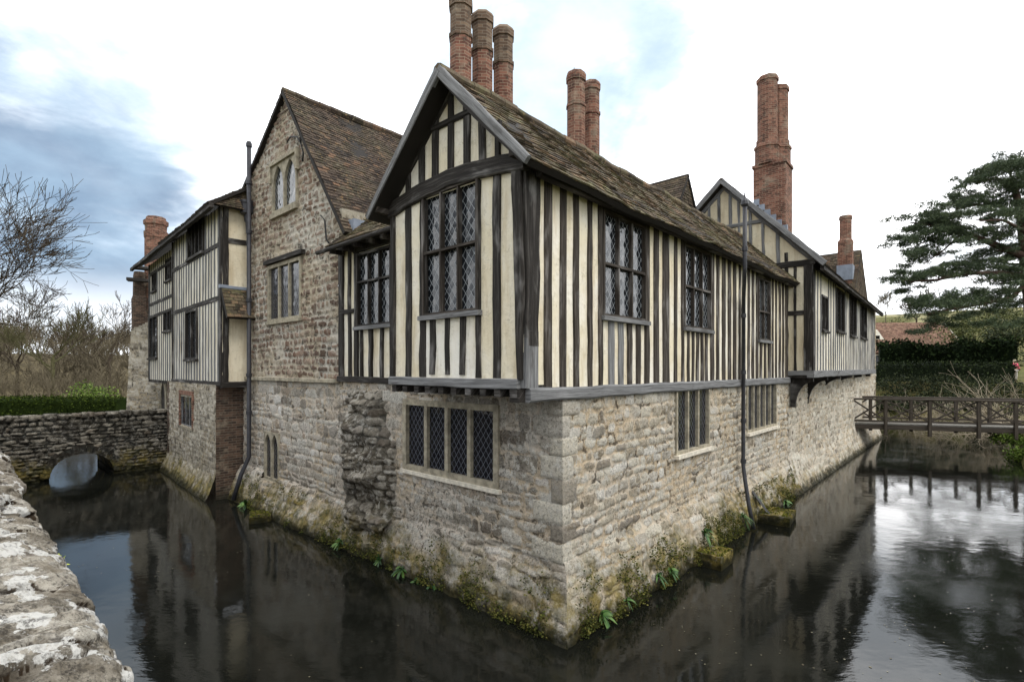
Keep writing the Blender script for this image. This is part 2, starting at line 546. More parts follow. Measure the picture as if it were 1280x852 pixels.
def poly_prism(mb, pts, thick_vec, holes=(), mat=0):
    """flat outline (3D points) given a thickness"""
    loops = [list(map(Vector, pts))] + [list(map(Vector, h)) for h in holes]
    tris = tessellate_polygon(loops)
    flat = [p for lp in loops for p in lp]
    tv = Vector(thick_vec)
    n = len(flat)
    vs = [p for p in flat] + [p + tv for p in flat]
    fs = [tuple(t) for t in tris] + [tuple(i + n for i in reversed(t)) for t in tris]
    o = 0
    for lp in loops:
        k = len(lp)
        for i in range(k):
            j = (i + 1) % k
            fs.append((o + i, o + j, o + j + n, o + i + n))
        o += k
    mb.add(vs, fs, None, None, mat)


# ------------------------------------------------------------------ masonry sheets
def smooth(x): x = np.clip(x, 0, 1); return x * x * (3 - 2 * x)


def vnoise(a, b, s, seed=0):
    """value noise on arrays"""
    x = a * s + seed * 17.13; y = b * s + seed * 7.77
    xi = np.floor(x).astype(int); yi = np.floor(y).astype(int); xf = x - xi; yf = y - yi
    xf = xf * xf * (3 - 2 * xf); yf = yf * yf * (3 - 2 * yf)

    def h(i, j):
        n = (i * 374761393 + j * 668265263 + seed * 1442695) & 0x7fffffff
        n = (n ^ (n >> 13)) * 1274126177 & 0x7fffffff
        return ((n ^ (n >> 16)) & 0xffff) / 65535.0
    return (h(xi, yi) * (1 - xf) + h(xi + 1, yi) * xf) * (1 - yf) + (h(xi, yi + 1) * (1 - xf) + h(xi + 1, yi + 1) * xf) * yf


def fbm(a, b, s, seed=0, oct=4):
    r = 0; am = .5; t = 0
    for k in range(oct):
        r = r + am * vnoise(a, b, s * 2 ** k, seed + k); t += am; am *= .55
    return r / t - .5


def stone_field(T, Z, ch, wd, seed, gap=.018, pw=(2.6, 5), quoin=0.0, wave=.05):
    """min superellipse distance and per-stone random numbers over grid T,Z"""
    rng = np.random.default_rng(seed)
    t0, t1, z0, z1 = T.min(), T.max(), Z.min(), Z.max()
    nt, nz = T.shape
    rt = (t1 - t0) / (nt - 1); rz = (z1 - z0) / (nz - 1)
    fm = np.full(T.shape, 9.0); r1 = rng.random(T.shape) * 0; r2 = r1.copy()
    z = z0 - .1; row = 0
    while z < z1 + .1:
        hh = rng.uniform(*ch)
        t = t0 - rng.uniform(0, wd[1]); q = False
        if quoin: t = t0; q = True
        while t < t1 + .1:
            w = rng.uniform(*wd) * (1 if rng.random() < .8 else 1.5)
            ex = 0
            if q: w = quoin * (1.0 if row % 2 else .55); ex = .12
            parts = [(t - ex, z, w + ex, hh)]
            if rng.random() < .22 and hh > .2 and not q:
                k = rng.uniform(.35, .65); parts = [(t, z, w, hh * k), (t, z + hh * k, w, hh * (1 - k))]
                if rng.random() < .5:
                    m = rng.uniform(.35, .65); a = parts.pop(); parts += [(a[0], a[1], w * m, a[3]), (a[0] + w * m, a[1], w * (1 - m), a[3])]
            for (pt, pz, pw_, ph) in parts:
                ct, cz = pt + pw_ / 2 + rng.uniform(-.012, .012), pz + ph / 2 + rng.uniform(-.015, .015)
                cz += wave * (float(vnoise(np.array([pt]), np.array([pz]), .9, seed)[0]) - .5) * 2
                aa = max(.02, pw_ / 2 - gap * rng.uniform(.5, 1.3)); bb = max(.02, ph / 2 - gap * rng.uniform(.5, 1.3))
                rot = rng.uniform(-.13, .13); p = rng.uniform(*pw); a1, a2 = rng.random(), rng.random()
                ext = max(aa, bb) * 1.5 + .05
                i0 = max(0, int((ct - ext - t0) / rt)); i1 = min(nt, int((ct + ext - t0) / rt) + 2)
                j0 = max(0, int((cz - ext - z0) / rz)); j1 = min(nz, int((cz + ext - z0) / rz) + 2)
                if i0 >= i1 or j0 >= j1: continue
                dx = T[i0:i1, j0:j1] - ct; dz = Z[i0:i1, j0:j1] - cz
                wob = 1 + .45 * (vnoise(T[i0:i1, j0:j1], Z[i0:i1, j0:j1], 8, seed + 3) - .5) + .3 * (vnoise(T[i0:i1, j0:j1], Z[i0:i1, j0:j1], 21, seed + 4) - .5)
                c, s = math.cos(rot), math.sin(rot)
                f = (np.abs((dx * c + dz * s) / aa) ** p + np.abs((-dx * s + dz * c) / bb) ** p) ** (1 / p) * wob
                sub = fm[i0:i1, j0:j1]; k = f < sub
                sub[k] = f[k]; r1[i0:i1, j0:j1][k] = a1; r2[i0:i1, j0:j1][k] = a2
            t += w; q = False
        z += hh; row += 1
    return fm, r1, r2


def masonry(name, pl, t0, t1, z0, z1, res, mat, parent, ch, wd, seed, relief=.03, gap=.018, holes=(), top=None,
            push=None, tshift=None, quoin=0.0, pw=(2.6, 5), rough=.02, lockt0=False, keep=None, flush=.6):
    nt = int((t1 - t0) / res) + 1; nz = int((z1 - z0) / res) + 1
    ts = np.linspace(t0, t1, nt); zs = np.linspace(z0, z1, nz)
    T, Z = np.meshgrid(ts, zs, indexing='ij')
    fm, r1, r2 = stone_field(T, Z, ch, wd, seed, gap, pw, quoin)
    s = np.clip((1.12 - fm) / .26, 0, 1); s = s * s * (3 - 2 * s)
    s = s * (1 - flush * smooth((vnoise(T, Z, .9, seed + 40) * .6 + vnoise(T, Z, 2.6, seed + 41) * .4 - .45) / .2) * (.4 + .6 * vnoise(T, Z, 7, seed + 42)))
    O = s * relief * (.35 + .65 * r2) * (1 - .25 * np.clip(fm, 0, 1) ** 2) + fbm(T, Z, 9, seed, 3) * rough * .9 + fbm(T, Z, 24, seed + 5, 2) * rough * .5 + fbm(T, Z, 1.5, seed + 9, 3) * rough * 1.6
    O -= relief * .5
    if lockt0:
        O[0, :] = 0; O[1, :] *= .6
    base = push(T, Z) if push else 0
    TT = T.copy()
    if tshift is not None:
        TT = T - tshift(T, Z)
    Ot = O + base
    X = pl.O[0] + pl.d[0] * TT + pl.n[0] * Ot
    Y = pl.O[1] + pl.d[1] * TT + pl.n[1] * Ot
    co = np.stack([X, Y, Z], -1).reshape(-1, 3)
    idx = np.arange(nt * nz).reshape(nt, nz)
    a, b, c, d = idx[:-1, :-1], idx[1:, :-1], idx[1:, 1:], idx[:-1, 1:]
    tc = (T[:-1, :-1] + T[1:, 1:]) / 2; zc = (Z[:-1, :-1] + Z[1:, 1:]) / 2
    k = np.ones(tc.shape, bool)
    for (h0, h1, g0, g1) in holes:
        k &= ~((tc > h0) & (tc < h1) & (zc > g0) & (zc < g1))
    if top is not None:
        k &= zc < np.interp(tc, top[0], top[1])
    if keep is not None: k &= keep(tc, zc)
    q = np.stack([a[k], b[k], c[k], d[k]], -1)
    me = bpy.data.meshes.new(name)
    used = np.unique(q); remap = np.full(nt * nz, -1); remap[used] = np.arange(len(used))
    q = remap[q]; co = co[used]
    n = len(q)
    me.vertices.add(len(co)); me.vertices.foreach_set('co', co.astype(np.float32).ravel())
    me.loops.add(n * 4); me.loops.foreach_set('vertex_index', q.ravel().astype(np.int32))
    me.polygons.add(n); me.polygons.foreach_set('loop_start', np.arange(0, n * 4, 4, dtype=np.int32))
    me.update(calc_edges=True)
    at_ = me.color_attributes.new('Col', 'FLOAT_COLOR', 'POINT')
    cc = np.stack([r1, r2, s, np.ones_like(s)], -1).reshape(-1, 4)[used]
    at_.data.foreach_set('color', cc.astype(np.float32).ravel())
    me.validate()
    return link(name, me, parent, True, mat)


def sheet(mb, pl, ts, zs, holes=(), o=0.0, wob=.012, top=None, mat=0, seed=0):
    """plaster sheet with openings; ts/zs are filled with break lines"""
    T = sorted(set([round(x, 4) for x in list(np.arange(ts[0], ts[1], .22)) + [ts[1]] + [h for r in holes for h in r[:2] if ts[0] < h < ts[1]]]))
    Zs = sorted(set([round(x, 4) for x in list(np.arange(zs[0], zs[1], .22)) + [zs[1]] + [h for r in holes for h in r[2:] if zs[0] < h < zs[1]]]))
    vs = []
    for t in T:
        zt = np.interp(t, top[0], top[1]) if top else None
        for z in Zs:
            zz = z if zt is None else zs[0] + (z - zs[0]) / (zs[1] - zs[0]) * (zt - zs[0])
            n = float(fbm(np.array([t]), np.array([zz]), .9, seed, 3)[0])
            vs.append(pl.p(t, zz, o + n * wob))
    nz = len(Zs); fs = []
    for i in range(len(T) - 1):
        for j in range(nz - 1):
            tc, zc = (T[i] + T[i + 1]) / 2, (Zs[j] + Zs[j + 1]) / 2
            if any(h[0] < tc < h[1] and h[2] < zc < h[3] for h in holes): continue
            fs.append((i * nz + j, (i + 1) * nz + j, (i + 1) * nz + j + 1, i * nz + j + 1))
    mb.add(vs, fs, None, None, mat)


# ------------------------------------------------------------------ roofs
def tiles(E0, E1, R0, R1, name, mat, parent, gauge=.11, tw=.17, thick=.02, sag=0.0, slab=.09, wave=.02, skip=None):
    """clay tiled slope: eave E0-E1, ridge R0-R1"""
    E0, E1, R0, R1 = [np.array(x, float) for x in (E0, E1, R0, R1)]
    n = np.cross(E1 - E0, R0 - E0)
    if np.linalg.norm(n) < 1e-6: n = np.cross(E1 - E0, R1 - E0)
    n = n / np.linalg.norm(n)
    if n[2] < 0: n = -n
    sl = max(np.linalg.norm(R0 - E0), np.linalg.norm(R1 - E1)); nc = max(2, int(sl / gauge))
    mb = MB()

    def P(x, f):
        q = (E0 + (E1 - E0) * x) * (1 - f) + (R0 + (R1 - R0) * x) * f
        q = q.copy(); q[2] -= sag * math.sin(math.pi * min(max(x, 0), 1)) * (.4 + .6 * f)
        q = q + n * (wave * (noise.noise(Vector((q[0] * .6, q[1] * .6, q[2] * .6))) + .6 * noise.noise(Vector((q[0] * 1.7, q[1] * 1.7, q[2] * 1.7)))))
        return q
    for i in range(nc):
        f0, f1 = i / nc, min(1.0, (i + 1.35) / nc)
        w = np.linalg.norm((E1 + (R1 - E1) * f0) - (E0 + (R0 - E0) * f0))
        nt = max(1, int(w / tw)); sh = (i % 2) * .5
        xs = [0.0] + [min(1.0, max(0.0, (k + sh + random.uniform(-.06, .06)) / nt)) for k in range(1, nt)] + [1.0]
        for k in range(len(xs) - 1):
            x0, x1 = xs[k], xs[k + 1]
            if x1 - x0 < 1e-4: continue
            if skip and skip((x0 + x1) / 2, (f0 + f1) / 2): continue
            lift = thick + random.uniform(-.004, .012)
            g = (x1 - x0) * .03
            dl = random.uniform(-.010, .010) / max(sl, .1)
            a, b = P(x0 + g, max(-.02, f0 + dl)), P(x1 - g, max(-.02, f0 + dl)); c, d = P(x1 - g, f1), P(x0 + g, f1)
            vs = [a + n * lift, b + n * (lift + random.uniform(-.006, .006)), c + n * .004, d + n * .004, a, b]
            r = random.random()
            mb.add(vs, [(0, 1, 2, 3), (4, 5, 1, 0), (4, 0, 3), (1, 5, 2)], [[(0, 0), (1, 0), (1, 1), (0, 1)]] * 2 + [[(0, 0), (1, 0), (1, 1)]] * 2, (r, random.random(), 0, 1))
    # underboarding that gives the roof its thickness
    nx = 10; vs = []; fs = []
    for lay in (-.004, -slab):
        for i in range(nx + 1):
            for f in (0.0, .5, 1.0): vs.append(P(i / nx, f) + n * lay)
    off = (nx + 1) * 3
    for i in range(nx):
        for j in range(2):
            q = (i * 3 + j, (i + 1) * 3 + j, (i + 1) * 3 + j + 1, i * 3 + j + 1)
            fs.append(q); fs.append(tuple(x + off for x in reversed(q)))
        for j in (0, 2):
            fs.append((i * 3 + j, (i + 1) * 3 + j, (i + 1) * 3 + j + off, i * 3 + j + off))
    for i in (0, nx):
        for j in range(2):
            fs.append((i * 3 + j, i * 3 + j + 1, i * 3 + j + 1 + off, i * 3 + j + off))
    mb.add(vs, fs, [[(0, 0)] * 4] * len(fs), (.1, .5, 0, 1), 1)
    o = obj(name, mb, [mat, M['timber']], parent)
    return o, P, n


def ridge_tiles(mb, P, x0, x1, r=.11, step=.33):
    a = Vector(P(x0, 1.0)); b = Vector(P(x1, 1.0)); Lr = (b - a).length
    n = max(1, int(Lr / step))
    for k in range(n):
        p = Vector(P(x0 + (x1 - x0) * k / n, 1.0)) + Vector((0, 0, -.03)); q = Vector(P(x0 + (x1 - x0) * (k + .97) / n, 1.0)) + Vector((0, 0, -.03 + random.uniform(-.01, .01)))
        tube(mb, [p, q], [r * random.uniform(.95, 1.05)] * 2, 8, 0, (random.random(), .5, 0, 1))


# ------------------------------------------------------------------ windows
def window(pl, t0, t1, z0, z1, lights, parent, transoms=(), fw=.06, mw=.045, o=.02, rec=.05, sill=True, mat='timber', glass='glass',
           sillmat=None, sillout=.05, head=None, name='window', barred=False):
    """timber or stone casement: frame mesh as the part, leaded glazing as its child"""
    mb = MB()
    w = t1 - t0
    pbox(mb, pl, t0 - fw, t0, z0 - fw, z1 + fw, -rec - .04, o)
    pbox(mb, pl, t1, t1 + fw, z0 - fw, z1 + fw, -rec - .04, o)
    pbox(mb, pl, t0, t1, z1, z1 + fw, -rec - .04, o - .003)
    pbox(mb, pl, t0, t1, z0 - fw, z0, -rec - .04, o - .003)
    for k in range(1, lights):
        c = t0 + w * k / lights
        pbox(mb, pl, c - mw / 2, c + mw / 2, z0, z1, -rec - .03, o - .012)
    for zt in transoms:
        pbox(mb, pl, t0, t1, zt - mw * .6, zt + mw * .6, -rec - .03, o - .006)
    f = obj(name, mb, M[mat], parent)
    if sill:
        sb = MB(); pbox(sb, pl, t0 - fw - .05, t1 + fw + .05, z0 - fw - .06, z0 - fw + .012, -.02, o + sillout)
        obj('sill', sb, M[sillmat or mat], f)
    gb = MB()
    vs = [pl.p(t0, z0, -rec), pl.p(t1, z0, -rec), pl.p(t1, z1, -rec), pl.p(t0, z1, -rec)]
    gb.add(vs, [(0, 1, 2, 3)], [[(0, 0), (w, 0), (w, z1 - z0), (0, z1 - z0)]])
    obj('glazing', gb, M[glass], f)
    return f


def lancet(cx, w, z0, zs, n=8):
    """(t,z) outline of a pointed light"""
    pts = [(cx - w / 2, z0), (cx + w / 2, z0), (cx + w / 2, zs)]
    r = w * 1.05
    for k in range(1, n):
        a = math.acos(1 - .5 * w / r) * k / n
        pts.append((cx + w / 2 - r + r * math.cos(a), zs + r * math.sin(a)))
    top = zs + r * math.sin(math.acos(1 - .5 * w / r))
    pts.append((cx, top))
    for k in range(n - 1, -1, -1):
        a = math.acos(1 - .5 * w / r) * k / n
        pts.append((cx - w / 2 + r - r * math.cos(a), zs + r * math.sin(a)))
    return pts


def gothic(pl, t0, t1, z0, z1, parent, glass='glass', hood=True):
    mb = MB(); w = t1 - t0
    mg = .065; lw = (w - 3 * mg) / 2
    holes = []
    for cx in (t0 + mg + lw / 2, t1 - mg - lw / 2):
        rise = lw * .87
        holes.append([pl.p(t, z, .03) for t, z in lancet(cx, lw, z0 + mg, z1 - mg - rise)])
    nv = (*(-pl.n * .10), 0)
    poly_prism(mb, [pl.p(t0, z0, .03), pl.p(t1, z0, .03), pl.p(t1, z1, .03), pl.p(t0, z1, .03)], nv, holes)
    if hood:
        pbox(mb, pl, t0 - .09, t1 + .09, z1, z1 + .09, -.02, .09)
        pbox(mb, pl, t0 - .09, t0 - .003, z1 - .45, z1, -.02, .085); pbox(mb, pl, t1 + .003, t1 + .09, z1 - .45, z1, -.02, .085)
    f = obj('window', mb, M['ashlar'], parent)
    sb = MB(); pbox(sb, pl, t0 - .06, t1 + .06, z0 - .14, z0 - .003, -.05, .08); obj('sill', sb, M['ashlar'], f)
    gb = MB(); gb.add([pl.p(t0, z0, -.04), pl.p(t1, z0, -.04), pl.p(t1, z1, -.04), pl.p(t0, z1, -.04)], [(0, 1, 2, 3)], [[(0, 0), (w, 0), (w, z1 - z0), (0, z1 - z0)]])
    obj('glazing', gb, M[glass], f)
    return f


# =================================================================== THE HOUSE
house = thing('manor_house', 'moated manor house of cream plaster, black timber framing and rubble stone', 'house', ab(8, 5, 0))

ZB = H - .27     # top of the sill beam on the long front
ZBB = H - .46


# battered foot of the walls
def plinthA(T, Z):
    k = np.clip((1.05 + .25 * (vnoise(T, Z * 0, .5, 5) - .5) - Z) / 1.05, 0, 1.4)
    return (.27 + .06 * np.clip((T - .8) / 2.5, 0, 1)) * k ** .65 + (.10 * (vnoise(T, Z, 2.2, 8) - .5) + .05 * (vnoise(T, Z, 6, 9) - .5)) * (k > 0) * np.clip(T / .3, 0, 1)


def plinthL(T, Z):
    k = np.clip((.95 + .25 * (vnoise(T, Z * 0, .5, 25) - .5) * np.clip(T / .5, 0, 1) - Z) / .95, 0, 1.4)
    far = np.clip((T - 4) / 4, 0, 1)
    return (.26 + .22 * far) * k ** .8 + (.12 * (vnoise(T, Z, 2.0, 28) - .5) + .05 * (vnoise(T, Z, 6, 29) - .5)) * (k > 0) * np.clip(T / .3, 0, 1)


z0_ = np.zeros(1)
shA = lambda T, Z: np.clip(1 - T / 1.2, 0, 1) * plinthL(T * 0, Z)
shL = lambda T, Z: np.clip(1 - T / 1.2, 0, 1) * plinthA(T * 0, Z)

# openings on the long front
def rect_px(pl, x0, x1, yt0, yb0, yt1=None, yb1=None):
    a = pl.pix(x0, yt0); b = pl.pix(x0, yb0); c = pl.pix(x1, yt1 if yt1 else yt0); d = pl.pix(x1, yb1 if yb1 else yb0)
    return a[0], c[0], (b[1] + d[1]) / 2, (a[1] + c[1]) / 2


SW1 = rect_px(A, 846, 884.5, 487, 563, 484, 556)
SW2 = rect_px(A, 934, 969, 482, 537, 480, 530)
WA1 = rect_px(A, 754, 804.4, 268, 391.5, 284.6, 398.7)
WA2 = rect_px(A, 855, 886.2, 308, 407.5, 320, 409.5)
WA3 = rect_px(A, 947.5, 960.5, 350, 424, 353, 423)
SA_END = A.pix(985)

gA = .07
masonry('wall', A, 0, SA_END + .3, -.7, ZBB + .03, .023, M['stone_right'], house, (.12, .26), (.15, .46), 3, .036, .02,
        [(SW1[0] - gA, SW1[1] + gA, SW1[2] - gA, SW1[3] + gA), (SW2[0] - gA, SW2[1] + gA, SW2[2] - gA, SW2[3] + gA)],
        push=plinthA, tshift=shA, quoin=.48, lockt0=True, rough=.022)

def quoins():
    rng = random.Random(44); z = 1.02; row = 0; mb = MB()
    while z < ZBB - .12:
        h = min(rng.uniform(.24, .42), ZBB - .02 - z); wa, wl = (rng.uniform(.34, .5), rng.uniform(.2, .3)) if row % 2 else (rng.uniform(.18, .28), rng.uniform(.4, .62))
        n = 8; col = (rng.uniform(.45, 1.0), rng.random(), 1, 1); sd = rng.uniform(0, 50)
        vs = []; fs = []
        for side in (0, 1):
            b = len(vs)
            for i in range(n + 1):
                for j in range(n + 1):
                    u, v = i / n, j / n
                    edge = min(u if side is None else 1, 1 - u, v, 1 - v); r = .018 * max(0, 1 - min(1 - u, v, 1 - v) / .10)
                    zz = z + .006 + v * (h - .012) + .006 * noise.noise(Vector((u * 3 + sd, v * 3, 2)))
                    o = .020 - r + .010 * noise.noise(Vector((u * 4, v * 4 + sd, side * 3))) * (1 if u > .01 else 0)
                    c = .020 - .018 * max(0, 1 - min(v, 1 - v) / .10)
                    q = C - V * c - U * c if u == 0 else (C + U * (u * wa - c * (1 - u)) - V * o if side == 0 else C + V * (u * wl - c * (1 - u)) - U * o)
                    vs.append((q[0], q[1], zz))
            for i in range(n):
                for j in range(n): fs.append((b + i * (n + 1) + j, b + (i + 1) * (n + 1) + j, b + (i + 1) * (n + 1) + j + 1, b + i * (n + 1) + j + 1))
        mb.add(vs, fs, None, col)
        z += h; row += 1
    obj('quoins', mb, M['stone_right'], house, True)


quoins()
GWL = rect_px(L, 509, 618, 507, 584, 512, 597)    # mullioned window under the jetty
LAN = rect_px(L, 331, 349.5, 540, 598, 540, 602)   # small pointed window low down
masonry('wall', L, 0, 12.2, -.7, H - .29, .023, M['stone_left'], house, (.12, .28), (.15, .52), 17, .034, .018,
        [(min(GWL[0], GWL[1]) - .05, max(GWL[0], GWL[1]) + .05, GWL[2] - .05, GWL[3] + .05),
         (min(LAN[0], LAN[1]) + .02, max(LAN[0], LAN[1]) - .02, LAN[2] + .02, LAN[3] - .02)],
        push=plinthL, tshift=shL, quoin=.46, lockt0=True, rough=.024)

# stone gable above
tR = L.pix(424)
apx = L.pix(357, 117); rv = L.pix(430, 276); lv = L.pix(319, 207)
TOPS = ([tR - .4, rv[0], apx[0], lv[0], 13], [rv[1] - .6, rv[1] - .02, apx[1] - .05, lv[1] - .05, lv[1] - 1.4])
sl_r = (apx[1] - rv[1]) / (apx[0] - rv[0])
GW1 = rect_px(L, 341, 372, 208, 266, 193, 257)
GW2 = rect_px(L, 337, 375, 335, 399, 327, 394)
srt = lambda r: (min(r[0], r[1]), max(r[0], r[1]), r[2], r[3])
GW1, GW2, GWL, LAN = map(srt, (GW1, GW2, GWL, LAN))
masonry('wall', L, tR, 12.2, H - .29, apx[1] + .1, .034, M['stone_gable'], house, (.13, .21), (.14, .36), 31, .05, .03,
        [(GW1[0] + .02, GW1[1] - .02, GW1[2] + .02, GW1[3] - .02), (GW2[0] - .04, GW2[1] + .04, GW2[2] - .04, GW2[3] + .04)],
        top=TOPS, pw=(2.8, 5), rough=.03)
# string course
sb = MB(); beam(sb, L, (tR, H - .3), (12.0, H - .3), .1, -.02, .10, .006); obj('string_course', sb, M['stone_left' if 0 else 'ashlar'], house)
# right return of the stone gable above the bay (hidden side) and back filling
mb = MB(); pbox(mb, PL(L.p(tR, 0)[:2], U, V), .0, 6, H - .4, H + 3.66, -.14, -.004); obj('side_wall', mb, M['stone_gable' if 0 else 'flint'], house)

# gothic + mullioned windows in the gable
gothic(L, *GW1, house, 'glass')
w2 = window(L, *GW2, 3, house, (), .09, .065, .03, .045, True, 'ashlar', 'glass_dark', 'ashlar', .04)
mb = MB(); pbox(mb, L, GW2[0] - .25, GW2[1] + .2, GW2[3] + .125, GW2[3] + .24, -.02, .10); obj('lintel', mb, M['timber'], w2)
gothic(L, *LAN, house, 'glass_dark', False)
window(L, *GWL, 4, house, (), .11, .085, .035, .05, True, 'ashlar', 'glass_dark', 'sillstone', .03)
window(A, *SW1, 3, house, (), .07, .065, .03, .05, True, 'ashlar', 'glass_dark', 'sillstone', .07)
window(A, *SW2, 5, house, (), .07, .06, .03, .05, True, 'ashlar', 'glass_dark', 'sillstone', .07)

# iron wall ties
def iron(px):
    mb = MB(); tube(mb, [Vector(L.p(*L.pix(x, y), .06)) for x, y in px], .022, 6); obj('wall_tie', mb, M['iron'], house, True)
iron([(362, 178), (366, 172), (374, 172), (379, 180), (382, 192), (381, 203)])
iron([(378, 165), (379, 180)])
iron([(404, 270), (409, 276), (411, 300), (414, 304)])

# ------------------------------------------------------------- corner gable, timber framed
tGL = G.pix(490)                    # left edge of the jettied gable
APZ = H + 4.42; TC = tGL / 2 - .13
WG = rect_px(G, 532, 597, 248, 393, 225.5, 384); WG = srt(WG)
TIE = H + 2.72
mb = MB()
sheet(mb, G, (.0, tGL), (H - .2, TIE + .1), [WG], 0, .02, seed=3)
sheet(mb, G, (.0, tGL), (TIE, APZ), [], -.004, .02, top=([0, TC, tGL], [TIE + .16, APZ - .04, TIE + .16]), seed=4)
obj('plaster_wall', mb, M['plaster'], house, True)
mb = MB(); sheet(mb, G, (WG[0] - .05, WG[1] + .05), (H - .2, WG[2] - .06), [], .006, .008, seed=7)
obj('plaster_panel', mb, M['plaster_white'], house, True)

fr = MB()
def stud_px(mb, pl, x0, x1, z0, z1, o1=.03, jit=.010):
    a, b = pl.pix(x0), pl.pix(x1)
    c = (a + b) / 2; w = abs(b - a)
    beam(mb, pl, (c, z0), (c + random.uniform(-.015, .015), z1), w, -.03, o1 + random.uniform(-.006, .006), jit)
beam(fr, G, (tGL - .06, H - .14), (tGL - .06, TIE + .1), .12, -.05, .05)
stud_px(fr, G, 507.7, 515, H - .14, TIE + .1)
stud_px(fr, G, 525, 533, H - .14, TIE)
stud_px(fr, G, 596, 602, H - .14, TIE)
stud_px(fr, G, 617, 626.5, H - .14, TIE + .1)
for x0, x1 in ((538.3, 545), (557, 563.5), (575.5, 583)):
    stud_px(fr, G, x0, x1, H - .10, WG[2] - .1)
# corner post, jowled at the head
beam(fr, G, (.05, H - .15), (.10, TIE + .1), .09, -.06, .06, .010, .21, 8)
beam(fr, PL(C - U * JET, U, -V), (.13, H + .3), (.14, H + 2.9), .25, -.06, .05, .012, .34, 8)
# cambered tie beam, collar and gable studs
beam(fr, G, (-.05, TIE + .03), (tGL + .03, TIE + .0), .26, -.05, .075, .008, None, 14, .015, 0, .16)
beam(fr, G, (TC - .52, H + 3.78), (TC + .52, H + 3.78), .09, -.04, .045)
for x0, x1 in ((560.5, 567.7), (580, 588), (599, 607), (619, 626), (541, 549), (524.5, 531.5), (508, 514)):
    a, b = G.pix(x0), G.pix(x1); c = (a + b) / 2
    zt = np.interp(c, [0, TC, tGL], [TIE + .3, APZ - .12, TIE + .3])
    if zt - TIE > .35: beam(fr, G, (c, TIE + .14), (c, zt), abs(a - b), -.03, .03)
# principal rafters inside the verge
beam(fr, G, (-.1, TIE + .02), (TC, APZ - .13), .09, -.05, .055)
beam(fr, G, (tGL + .1, TIE + .02), (TC, APZ - .13), .09, -.05, .05)
obj('timber_frame', fr, M['timber'], house)

# grey bressumer, joist ends
mb = MB(); beam(mb, G, (.06, H - .215), (tGL, H - .215), .14, -.2, .075, .006); obj('bressumer', mb, M['timber_grey'], house)
mb = MB(); beam(mb, PL(C - U * JET, U, -V), (.12, H - .27), (.13, H + .5), .26, -.062, .053, .006, .25, 4); obj('post_foot', mb, M['timber_grey'], house)
mb = MB()
for k in range(10):
    t = .12 + (tGL - .25) * k / 9
    pbox(mb, G, t - .06, t + .06, H - .40, H - .292, -JET + .01, .05 + random.uniform(-.01, .03))
obj('joists', mb, M['timber'], house)
mb = MB()  # jetty soffit
vs = [G.p(0, H - .29, 0), G.p(tGL, H - .29, 0), G.p(tGL, H - .29, -JET), G.p(0, H - .29, -JET)]
poly_prism(mb, vs, (0, 0, .06)); obj('soffit', mb, M['timber'], house)
mb = MB(); beam(mb, PL(C - U * JET, U, -V), (.05, (ZB + ZBB) / 2), (SA_END + JET, (ZB + ZBB) / 2 - .01), ZB - ZBB, -.12, .075, .008, None, 40, .03)
obj('sill_beam', mb, M['timber_grey'], house)
mb = MB(); pbox(mb, G, .02, .2, H - .46, H - .29, -.5, .07); obj('dragon_beam', mb, M['timber'], house)
mb = MB(); pbox(mb, PL(G.p(tGL, 0)[:2], U, V), 0, JET, H - .29, TIE + .1, -.03, 0); obj('jetty_return', mb, M['plaster'], house)

window(G, *WG, 3, house, (G.pix(560, 311)[1],), .05, .034, .05, .05, True, 'timber_brown', 'glass', 'timber_grey', .04)

# ------------------------------------------------------------- long front, timber framed
AJ = PL(C - U * JET, U, -V)
ZE = H + 2.88
mb = MB(); sheet(mb, A, (-JET + .2, SA_END), (ZB - .05, ZE), [WA1, WA2, WA3], 0, .02, seed=12)
obj('plaster_wall', mb, M['plaster'], house, True)
fr = MB(); fg = MB()
zx = lambda x: 640 + x * .3991
for x0, x1 in ((100, 122), (148, 168), (190, 207), (235, 248), (270, 283), (414, 428), (443, 458), (471, 491), (506, 515), (529, 537)):
    stud_px(fr, A, zx(x0), zx(x1), ZB - .02, ZE, .03, .007)
for x0, x1 in ((300, 317), (332, 347), (360, 374), (388, 400)):
    stud_px(fg if x0 in (300, 332) else fr, A, zx(x0), zx(x1), ZB - .02, WA1[2] - .12)
for x in (551, 565, 579, 593, 607):
    stud_px(fr, A, zx(x - 3.5), zx(x + 3.5), ZB - .02, WA2[2] - .12)
s = A.pix(zx(623))
while s < SA_END - .1:
    w = random.uniform(.13, .19)
    if WA3[0] - .1 < s + w / 2 < WA3[1] + .1:
        beam(fr, A, (s + w / 2, ZB - .02), (s + w / 2, WA3[2] - .12), w, -.03, .03, .012)
    else:
        beam(fr, A, (s + w / 2, ZB - .02), (s + w / 2 + random.uniform(-.02, .02), ZE), w, -.03, .03 + random.uniform(-.006, .006), .007)
    s += w + random.uniform(.16, .22)
for wn in (WA1, WA2, WA3):
    beam(fr, A, (wn[0] - .1, ZB - .02), (wn[0] - .1, ZE), .1, -.04, .036)
    beam(fr, A, (wn[1] + .1, ZB - .02), (wn[1] + .1, ZE), .1, -.04, .036)
    beam(fr, A, (wn[0] - .05, wn[3] + .17), (wn[1] + .05, wn[3] + .17), .2, -.04, .034)
beam(fr, A, (-JET, ZE - .08), (SA_END, ZE - .08), .24, -.1, .06)
obj('timber_frame', fr, M['timber_brown'], house)
obj('timber_frame', fg, M['timber_grey'], house)
window(A, *WA1, 3, house, (A.pix(780, 336)[1],), .055, .036, .045, .04, True, 'timber_brown', 'glass', 'timber_grey', .05)
window(A, *WA2, 3, house, (A.pix(870, 361)[1],), .055, .036, .045, .04, True, 'timber_brown', 'glass', 'timber_grey', .05)
